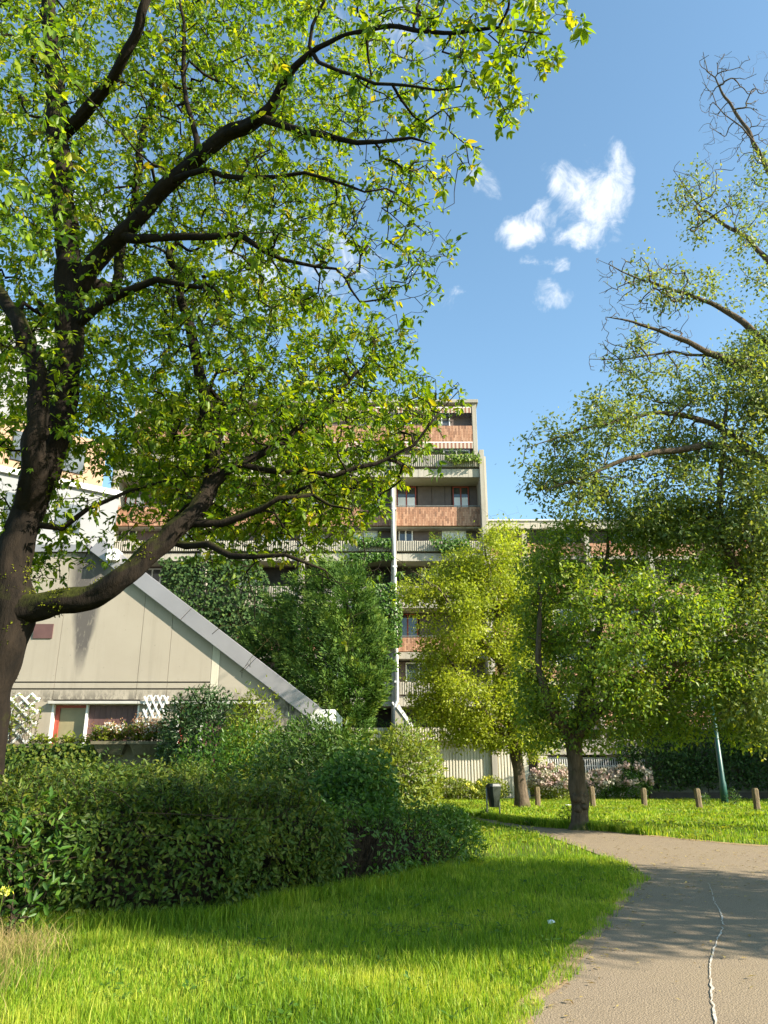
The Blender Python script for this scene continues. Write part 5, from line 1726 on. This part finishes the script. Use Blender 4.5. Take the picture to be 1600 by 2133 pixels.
        for i in range(ns + 1):
            s = s0 + (s1 - s0) * i / ns; p, tg, nm = frame(s)
            h = height(s, 0.5) - 0.22
            prof = [(0.42, 0.0), (0.36, h * 0.45), (0.48, h * 0.85), (0.75, h), (depth * 0.55, height(s, depth * 0.55) - 0.2), (depth - 0.2, height(s, depth) - 0.25), (depth, 0)]
            for (dd, zz) in prof:
                w_ = 0.09 * mnoise.noise((s * 2.2, zz * 2.2, dd))
                q = p + nm * (dd + w_); core.v.append((q.x, q.y, zz + w_ * 0.5 if zz > 0 else 0))
        for i in range(ns):
            for j in range(6):
                core.f.append((i * 7 + j, i * 7 + j + 1, (i + 1) * 7 + j + 1, (i + 1) * 7 + j))
        core.f.append(tuple(range(6, -1, -1))); core.f.append(tuple(ns * 7 + j for j in range(7)))
        core.build('inner_thicket', M['thicket'], root)
        return root
    make('hedge', 'long dense green clipped hedge between the lawn and the terrace', 'hedge', 0, tot * split, 6.0, M['leaf_hedge'], 15500, 21000, 0.075, M['thicket'],
         thin=lambda s, zf: 0.55 if (1.9 < s < 3.2 and zf < 0.75) else 0.05, shoot_n=420)
    make('bramble_hedge', 'brown twiggy half dead end of the hedge beside the path', 'hedge', tot * split, tot, 2.2, M['leaf_mid'], 4200, 5200, 0.07, M['thicket'], True,
         thin=lambda s, zf: 0.72 if 0.3 < zf < 0.85 else 0.25, shoot_n=70)


hedge()

YB = 14.5
b = PT(672, 1690, 13.6)
shrub('laurel_bush', 'tall dark green laurel bush below the lower end of the coping', 'bush', (PT(672, 1690, 14.6).x, 14.6, 0), (0.95, 0.9, 2.42), 15000, 0.105, M['leaf_laurel'], 51, aspect=0.36, spike=0.35)
shrub('pale_bush', 'sunlit pale green rounded bush in front of the ribbed wall', 'bush', (PT(828, 1690, 16.4).x, 16.4, 0), (0.78, 0.75, 2.15), 14000, 0.095, M['leaf_lime'], 52, aspect=0.42, spike=0.15)
shrub('bramble_bush', 'mid green leafy bramble in front of the laurel bush', 'bush', (PT(735, 1700, 13.2).x, 13.2, 0), (0.75, 0.6, 1.75), 9000, 0.09, M['leaf_mid'], 53, aspect=0.55)
shrub('green_shrub', 'fresh green shrub mass behind the middle of the hedge', 'bush', (PT(545, 1690, 16.2).x, 16.2, 0), (1.5, 1.0, 2.05), 10500, 0.095, M['leaf_mid'], 54, aspect=0.5)
shrub('dark_shrub', 'dark glossy shrub covering the second shuttered window', 'bush', (PT(405, 1600, 19.6).x, 19.6, 0), (0.85, 0.7, 3.2), 11000, 0.115, M['leaf_dark'], 55, aspect=0.42)
shrub('yellow_shrub', 'yellow-green shrub right of the dark glossy shrub', 'bush', (PT(512, 1600, 18.6).x, 18.6, 0), (0.72, 0.6, 2.75), 10000, 0.105, M['leaf_lime'], 56, aspect=0.42, spike=0.45)
shrub('laurel_shoots', 'bright large-leaved shoots at the left end of the hedge', 'bush', (PT(40, 1800, 8.3).x, 8.35, 0), (0.5, 0.3, 1.25), 420, 0.11, M['leaf_mid'], 57, aspect=0.38)
shrub('end_shrub', 'leafy green tuft at the path end of the hedge', 'bush', (GR(935, 1800).x, GR(935, 1800).y + 0.2, 0), (0.55, 0.5, 1.0), 4500, 0.08, M['leaf_mid'], 58, aspect=0.4)
# planting at the foot of the ribbed wall
shrub('wall_shrub', 'low yellow-green flowering shrub at the wall, beside the pale bush', 'bush', (PT(948, 1655, 41).x, 41, 0), (1.0, 0.8, 1.0), 3200, 0.13, M['leaf_lime'], 61, 'low shrubs at the ribbed wall', flowers=(M['petal_yellow'], 8, 0.16))
shrub('wall_shrub', 'low yellow-green flowering shrub at the wall, behind the litter bin', 'bush', (PT(1018, 1655, 41).x, 41, 0), (0.9, 0.8, 1.0), 3000, 0.13, M['leaf_lime'], 62, 'low shrubs at the ribbed wall', flowers=(M['petal_yellow'], 6, 0.16))
shrub('flowering_shrub', 'hydrangea full of pale pink blossoms between the two tree trunks', 'bush', (PT(1148, 1655, 40.5).x, 40.5, 0), (1.15, 0.9, 1.5), 3400, 0.13, M['leaf_lime'], 63, 'pink flowering shrubs', flowers=(M['petal_pink'], 85, 0.24))
shrub('flowering_shrub', 'pink hydrangea under the barred window, just right of the burled trunk', 'bush', (PT(1262, 1650, 42).x, 42, 0), (1.3, 0.9, 1.45), 3200, 0.13, M['leaf_mid'], 64, 'pink flowering shrubs', flowers=(M['petal_pink'], 48, 0.26))
shrub('flowering_shrub', 'taller sparse pink hydrangea at the right end of the barred window', 'bush', (PT(1325, 1650, 41.5).x, 41.5, 0), (0.9, 0.8, 1.75), 2600, 0.12, M['leaf_mid'], 65, 'pink flowering shrubs', flowers=(M['petal_pink'], 30, 0.24))
# ivy masses over the garden wall
ivx = [(1365, 1575, 2.2, 2.9), (1440, 1560, 2.3, 3.0), (1530, 1555, 2.3, 3.1), (1610, 1560, 2.2, 3.0)]
ivl = ['dark ivy mound spilling over the wall beside the barred window', 'dark ivy mound over the wall left of the lamp post', 'dark ivy mound over the wall right behind the lamp post', 'dark ivy mound over the wall at the right edge']
for k, (px, py, rx, hh) in enumerate(ivx):
    c = PT(px, py, 41.9)
    shrub('ivy_mound', ivl[k], 'ivy', (c.x, 41.9, 0.5), (rx, 0.8, hh + 1.4), 6000, 0.14, M['leaf_ivy'], 70 + k, 'ivy over the garden wall', aspect=0.7)
# small weeds along the lamp post and bollards
for k, (px, py, s, lab) in enumerate(((1470, 1680, 0.5, 'leafy weed tuft left of the lamp post foot'), (1530, 1680, 0.7, 'leafy weed tuft right of the lamp post foot'), (1185, 1722, 0.55, 'dark weed tuft at the foot of the burled trunk'), (1012, 1705, 0.25, 'small dark weed beside the litter bin'))):
    p = GR(px, py)
    shrub('weed_tuft', lab, 'weed', (p.x, p.y, 0), (0.28 * s + 0.08, 0.25 * s + 0.08, s), 260, 0.08, M['leaf_mid'], 80 + k, 'weeds at the posts', aspect=0.3)


def sprays(name, label, cat, x0, x1, y, z, n, h, leafm, seed, flowers=None, plume=None, width=0.02, group=None, spread=0.25):
    """upright leafy stems standing in a trough"""
    r = np.random.default_rng(seed)
    root = thing(name, Vector(((x0 + x1) / 2, y, z)), label, cat, group)
    mm = MB(); P, A = [], []; tips = []
    for k in range(n):
        x = r.uniform(x0, x1); yy = y + r.uniform(-0.12, 0.15); hh = h * r.uniform(0.45, 1.15)
        lean = Vector((r.normal(0, spread), r.normal(-0.1, spread), 0)) * hh
        a = Vector((x, yy, z - 0.03)); e = a + lean + Vector((0, 0, hh)); mid = a + lean * 0.35 + Vector((0, 0, hh * 0.6))
        mm.tube([a, mid, e], [0.008, 0.006, 0.003], 3, False)
        tips.append(e)
        for j in range(12):
            t = r.uniform(0.15, 1)
            q = a.lerp(mid, t * 2) if t < 0.5 else mid.lerp(e, t * 2 - 1)
            P.append(q); A.append((r.normal(), r.normal(), 0.35 + r.normal(0, 0.4)))
    m_ = len(P); P = np.array([tuple(p) for p in P]); A = np.array(A)
    L_ = r.uniform(0.07, 0.17, m_)
    V, F, R_ = leaves_arrays(P, A, rdir(m_, r) + np.array([0, -0.3, 0.7]), L_, L_ * 0.34, T_KITE, np.clip(r.normal(0.5, 0.22, m_), 0, 1))
    mesh_np('foliage', V, F, leafm, root, R_)
    mm.build('stems', M['thicket'], root)
    for fm, cnt, nm_ in ((flowers, 0.25, 'blossoms'), (plume, 0.5, 'plume_blossoms')):
        if not fm: continue
        tp = np.array([tuple(t) for t in tips])[: max(3, int(n * cnt))]
        per = 16
        PP = np.repeat(tp, per, 0) + r.normal(size=(len(tp) * per, 3)) * np.array([0.05, 0.05, 0.09 if nm_ != 'blossoms' else 0.04])
        V, F, R_ = leaves_arrays(PP, rdir(len(PP), r), rdir(len(PP), r), np.full(len(PP), 0.06), np.full(len(PP), 0.035), T_KITE, r.random(len(PP)))
        mesh_np(nm_, V, F, fm, root, R_)['kind'] = 'stuff'
    return root


t0, t1 = TROUGHS
sprays('trough_plants', 'yellow-green lily leaves and reddish plumes in the trough nearest the curtained window', 'plant', t0[0], t0[1], TY - 0.02, t0[2], 60, 0.40, M['leaf_lime'], 91, M['petal_white'], M['plume_red'], group='plants in the troughs')
sprays('trough_plants', 'mixed plants with white flowers in the longer trough', 'plant', t1[0], t1[1], TY - 0.02, t1[2], 80, 0.50, M['leaf_lime'], 92, M['petal_white'], M['plume_red'], group='plants in the troughs')
sprays('wall_plants', 'pale plants along the terrace wall under the curtained window', 'plant', XX(60, 1545, TY), t0[0] - 0.1, TY + 0.05, ztw - 0.02, 45, 0.24, M['leaf_lime'], 93)
sprays('climber', 'thin willowy climber on the large trellis', 'plant', hx(22), hx(100), HY - 0.35, hz(1545), 34, 1.35, M['leaf_lime'], 94, spread=0.18)


def ivy_sheet(name, label, pts, Y, n, size, leafm, seed, thick=0.15, group=None):
    """ivy on a wall: pts pixel outline on the plane at depth Y"""
    r = np.random.default_rng(seed)
    C = sample_outline(pts, n, r, Y - thick * 0.5, thick, 0.002, thick * 0.3)
    root = thing(name, Vector(tuple(C.mean(0) * np.array([1, 1, 0]) + np.array([0, 0, C[:, 2].min()]))), label, 'ivy', group)
    A = rdir(n, r) * 0.5 + np.array([0, -0.25, -0.7]); Nn = np.array([0.15, -1, 0.5]) + rdir(n, r) * 0.5
    L_ = size * r.uniform(0.6, 1.3, n)
    V, F, R_ = leaves_arrays(C, A, Nn, L_, L_ * 0.85, T_KITE, np.clip(r.normal(0.5, 0.25, n), 0, 1))
    mesh_np('foliage', V, F, leafm, root, R_)
    mm = MB()
    for k in range(24):
        a, b = C[r.integers(0, n)], C[r.integers(0, n)]
        mm.tube([(a[0], Y - 0.02, a[2]), ((a[0] * 0.7 + b[0] * 0.3), Y - 0.03, (a[2] + b[2]) / 2), (a[0] * 0.6 + b[0] * 0.4, Y - 0.02, b[2])], [0.012, 0.01, 0.006], 4, False)
    mm.build('stems', M['thicket'], root)


ivy_sheet('wall_ivy', 'ivy creeping over the terrace wall under the curtained window', [(5, 1548), (200, 1546), (215, 1560), (210, 1600), (120, 1625), (0, 1625)], TY - 0.05, 1700, 0.10, M['leaf_hedge'], 101)
ivy_sheet('wall_ivy', 'bright ivy climbing the downpipe beside the cypress', [(770, 1215), (822, 1212), (838, 1260), (838, 1345), (815, 1350), (790, 1320), (770, 1290)], 43.6, 1500, 0.16, M['leaf_mid'], 102, 0.3)
ivy_sheet('wall_ivy', 'ivy strip hanging over the fascia above the dark loggia', [(725, 1150), (815, 1150), (820, 1163), (790, 1166), (760, 1172), (730, 1164)], 43.8, 600, 0.14, M['leaf_mid'], 103, 0.15)
ivy_sheet('wall_ivy', 'ivy covering the facade behind the upper end of the coping', [(330, 1160), (520, 1150), (560, 1200), (560, 1290), (520, 1350), (440, 1310), (340, 1230)], 43.5, 3200, 0.2, M['leaf_ivy'], 104, 0.35)
# plants spilling out of the balcony planters
pk = 0
wh = {0: 'right bay', 1: 'bay left of the downpipe', 2: 'third bay behind the maple', 3: 'fourth bay behind the maple'}
lv = {1: 'upper terrace planter', 2: 'planter below the terracotta parapet', 3: 'third planter down', 4: 'fourth planter down', 5: 'lowest planter'}
for (bi, k, x0, x1, y, zt) in PLANTER_TOPS:
    if bi > 1: continue
    pk += 1
    nn = {1: 55, 2: 50, 3: 110, 4: 60, 5: 70}[k]
    hgt = {1: 0.45, 2: 0.5, 3: 1.0, 4: 0.6, 5: 0.55}[k]
    xa, xb = (x0 + 0.2, x1 - 0.2) if k != 2 else (x0 + 2.0, x1 - 0.5)
    sprays('balcony_plants', 'green plants in the %s of the %s' % (lv[k], wh[bi]), 'plant', xa, xb, y - 0.1, zt, nn, hgt, M['leaf_mid'] if k % 2 else M['leaf_green'], 200 + pk, group='plants on the balconies', spread=0.4)

TR = [('trailing_plant', 'trailing vine hanging from the terrace planter at the top of the right bay', [(925, 946), (1000, 944), (1002, 962), (975, 958), (950, 966), (930, 955)], 43.85, 260),
      ('trailing_plant', 'trailing vine hanging over the planter beside the white window', [(895, 1122), (975, 1122), (985, 1150), (960, 1140), (935, 1160), (905, 1136)], 43.85, 380),
      ('trailing_plant', 'leafy vine hanging below the planter left of the downpipe', [(740, 1118), (812, 1120), (815, 1140), (780, 1134), (750, 1142)], 43.85, 260)]
for k, (nm_, lab, poly, YY, nn) in enumerate(TR):
    ivy_sheet(nm_, lab, poly, YY, nn, 0.17, M['leaf_mid'] if k else M['leaf_green'], 501 + k, 0.25, 'plants on the balconies')

# ------------------------------------------------------------------ grass


def blades(x, y, h, w, r, lean=0.35, z=0.0):
    n = len(x)
    P = np.stack([x, y, np.full(n, z)], 1)
    th = r.uniform(0, 2 * math.pi, n)
    S = np.stack([np.cos(th), np.sin(th), np.zeros(n)], 1)
    ld = nrm(np.stack([r.normal(size=n), r.normal(size=n), np.zeros(n)], 1)) * (np.abs(r.normal(0, lean, n)) * h)[:, None]
    up = np.stack([np.zeros(n), np.zeros(n), h], 1)
    b0 = P - S * w[:, None] / 2; b1 = P + S * w[:, None] / 2
    mid = P + up * 0.6 + ld * 0.35
    m0 = mid - S * w[:, None] * 0.36; m1 = mid + S * w[:, None] * 0.36
    tip = P + up + ld * 1.1
    V = np.stack([b0, b1, m1, m0, tip], 1).reshape(-1, 3)
    i = np.arange(n)[:, None] * 5
    F = np.concatenate([i + np.array([[0, 1, 2]]), i + np.array([[0, 2, 3]]), i + np.array([[3, 2, 4]])], 0)
    return V, F


HEDGE_AREA = [(x, y + 0.35) for x, y in smooth_poly(HB, 8)] + [(HB[-1][0] - 0.5, 19.0), (-12, 19.0), (-12, HB[0][1] + 0.35)]


def lawn(name, label, n, region, hfun, wfun, seed, mat=None, lean=0.4):
    r = np.random.default_rng(seed)
    x, y = region(r, n)
    jx = x + 0.11 * np.sin(7.1 * y + 3 * np.sin(2.3 * x)) * np.sin(2.9 * y) + r.normal(0, 0.035, len(x))
    ok = ~inside(PATH, jx, y) & ~inside(HEDGE_AREA, x, y)
    edge = edge_dist(NEAR[20:] + FAR[6:], x, y) if len(x) < 1 else None
    x, y = x[ok], y[ok]
    o_ = np.argsort(np.floor(x * 4) * 1000 + y)
    x, y = x[o_], y[o_]
    h = hfun(x, y, r); w = wfun(x, y, r)
    V, F = blades(x, y, h, w, r, lean)
    pn = np.array([mnoise.noise((a * 0.8, b * 0.8, 0)) + 0.6 * mnoise.noise((a * 3.1, b * 3.1, 5)) for a, b in zip(x[::8], y[::8])])
    pn = np.interp(np.arange(len(x)), np.arange(len(pn)) * 8, pn)
    rn = np.clip(r.normal(0.46, 0.27, len(x)) + 0.5 * pn, 0, 1)
    o = mesh_np(name, V, F, mat or M['grass'], None, np.repeat(rn, 5))
    tag(o, label, 'grass', kind='stuff')
    return o


def reg_trap(y0, y1, k, xmin, xmax, p=1.0):
    def f(r, n):
        y = y0 + (y1 - y0) * r.random(n) ** p
        half = y * k + 0.6
        x = r.uniform(-1, 1, n) * half
        ok = (x > xmin) & (x < xmax)
        return x[ok], y[ok]
    return f


def height_near(x, y, r):
    t = 0.5 + 0.5 * np.sin(x * 2.1 + np.sin(y * 1.7)) * np.sin(y * 2.6 + np.cos(x * 1.4))
    return (0.045 + 0.06 * t) * r.uniform(0.5, 1.3, len(x)) * np.where(r.random(len(x)) < 0.04, 1.7, 1.0)


lawn('grass', 'near lawn of bright uneven grass beside the path', 270000, reg_trap(4.6, 15.5, 0.53, -4.6, 4.2, 1.2), height_near, lambda x, y, r: (0.0030 + 0.00045 * y) * r.uniform(0.7, 1.3, len(x)), 301)
lawn('grass', 'far lawn of sunny grass between the path and the buildings', 100000, reg_trap(15.5, 41.0, 0.52, -1.0, 20, 0.75), lambda x, y, r: 0.10 * r.uniform(0.5, 1.4, len(x)), lambda x, y, r: 0.0010 * y * r.uniform(0.7, 1.3, len(x)), 302)


def reg_dry(r, n):
    x = -3.35 + np.abs(r.normal(0, 0.33, n)); y = 5.0 + 3.2 * r.random(n) ** 1.4
    x = x - 0.10 * (y - 5.5)
    return x, y


lawn('dry_grass', 'patch of tall straw coloured dry grass at the lower left corner', 5200, reg_dry, lambda x, y, r: 0.10 + 0.22 * r.random(len(x)) ** 2 * np.clip(1.5 - (x + 3.4), 0.2, 1), lambda x, y, r: 0.004 * r.uniform(0.6, 1.3, len(x)), 303, M['dry'], 0.95)


def reg_rough(r, n):
    t = r.random(n)
    p = np.array(smooth_poly(HB, 10)); k = t * (len(p) - 1); i = np.clip(k.astype(int), 0, len(p) - 2); f = (k - i)[:, None]
    q = p[i] * (1 - f) + p[i + 1] * f
    return q[:, 0] + r.normal(0, 0.10, n), q[:, 1] - np.abs(r.normal(0.0, 0.16, n))


lawn('rough_grass', 'longer rough grass along the foot of the hedge', 16000, reg_rough, lambda x, y, r: r.uniform(0.08, 0.24, len(x)), lambda x, y, r: 0.008 * r.uniform(0.6, 1.3, len(x)), 304)


def reg_edge(r, n):
    p = np.array(FAR[8:44]); t = r.random(n) * (len(p) - 1); i = t.astype(int); i = np.clip(i, 0, len(p) - 2); f = (t - i)[:, None]
    q = p[i] * (1 - f) + p[i + 1] * f
    return q[:, 0] + r.normal(0, 0.1, n), q[:, 1] + 0.15 + np.abs(r.normal(0, 0.35, n))


lawn('verge_grass', 'taller leafy grass verge along the far side of the path', 15000, reg_edge, lambda x, y, r: r.uniform(0.10, 0.26, len(x)), lambda x, y, r: 0.028 * r.uniform(0.6, 1.3, len(x)), 305)

# broad weed leaves and clover in the lawns


def weeds(name, label, n_ro, per, region, size, seed, zmax, leafm):
    r = np.random.default_rng(seed)
    x, y = region(r, n_ro)
    ok = ~inside(PATH, x, y) & ~inside(HEDGE_AREA, x, y)
    x, y = x[ok], y[ok]
    nz_ = np.array([mnoise.noise((a * 0.6, b * 0.6, seed)) for a, b in zip(x, y)])
    kk = r.random(len(x)) < np.clip(0.25 + 1.6 * nz_, 0.05, 1)
    x, y = x[kk], y[kk]
    n = len(x) * per
    th = r.uniform(0, 6.28, n)
    rad_ = np.abs(r.normal(0, size * 0.8, n))
    P = np.stack([np.repeat(x, per) + np.cos(th) * rad_, np.repeat(y, per) + np.sin(th) * rad_, r.uniform(0.02, zmax, n)], 1)
    A = np.stack([np.cos(th), np.sin(th), r.uniform(0.0, 0.7, n)], 1)
    L_ = size * r.uniform(0.6, 1.4, n)
    V, F, R_ = leaves_arrays(P, A, np.array([0, 0, 1.0]) + rdir(n, r) * 0.5, L_, L_ * 0.45, T_KITE, np.clip(r.normal(0.5, 0.25, n), 0, 1))
    tag(mesh_np(name, V, F, leafm, None, R_), label, 'weeds', kind='stuff')


weeds('clover_weeds', 'low broad-leaved weeds and clover growing through the near lawn', 1500, 9, reg_trap(5.0, 15.5, 0.56, -5, 4.4, 1.1), 0.05, 401, 0.075, M['leaf_mid'])
weeds('leafy_weeds', 'leafy ground cover growing through the far lawn', 5200, 9, reg_trap(16, 41, 0.55, -1.5, 21, 0.7), 0.11, 402, 0.13, M['leaf_lime'])

# fallen leaves and straw bits on the path
r = np.random.default_rng(311)
n = 15000
x = r.uniform(0.5, 11, n); y = 5 + 20 * r.random(n)
ok = inside(PATH, x, y)
dd = edge_dist(NEAR, x, y)
ok &= (r.random(n) < np.where(dd < 0.28, 1.0, np.where((y > 10.5) & (y < 17), 0.5, 0.12)))
x, y = x[ok], y[ok]; n = len(x)
P = np.stack([x, y, np.full(n, 0.030)], 1)
th = r.uniform(0, 6.28, n)
A = np.stack([np.cos(th), np.sin(th), r.normal(0, 0.12, n)], 1)
L_ = r.uniform(0.025, 0.08, n)
V, F, R_ = leaves_arrays(P, A, np.array([0, 0, 1.0]) + rdir(n, r) * 0.25, L_, L_ * r.uniform(0.15, 0.5, n), T_KITE, r.random(n))
tag(mesh_np('leaf_litter', V, F, M['litter'], None, R_), 'dry fallen leaf bits scattered over the path', 'leaf litter', kind='stuff')

# one yellow umbel flower and white clover heads at the lower left
pf = PT(8, 1856, 6.6)
fl = thing('yellow_flower', Vector((pf.x - 0.05, 6.6, 0)), 'single tall yellow umbel flower at the left edge before the hedge', 'flower')
MB().tube([(pf.x - 0.05, 6.6, -0.02), (pf.x - 0.02, 6.6, pf.z * 0.6), (pf.x, 6.6, pf.z)], [0.006, 0.005, 0.004], 5).build('stalk', M['leaf_lime'], fl)
n = 40
P = np.tile(np.array(pf), (n, 1)) + r.normal(size=(n, 3)) * np.array([0.035, 0.035, 0.012])
V, F, R_ = leaves_arrays(P, rdir(n, r) + np.array([0, 0, 0.6]), rdir(n, r) + np.array([0, 0, 1.0]), np.full(n, 0.03), np.full(n, 0.016), T_KITE, r.random(n))
mesh_np('blossom', V, F, M['petal_yellow'], fl, R_)
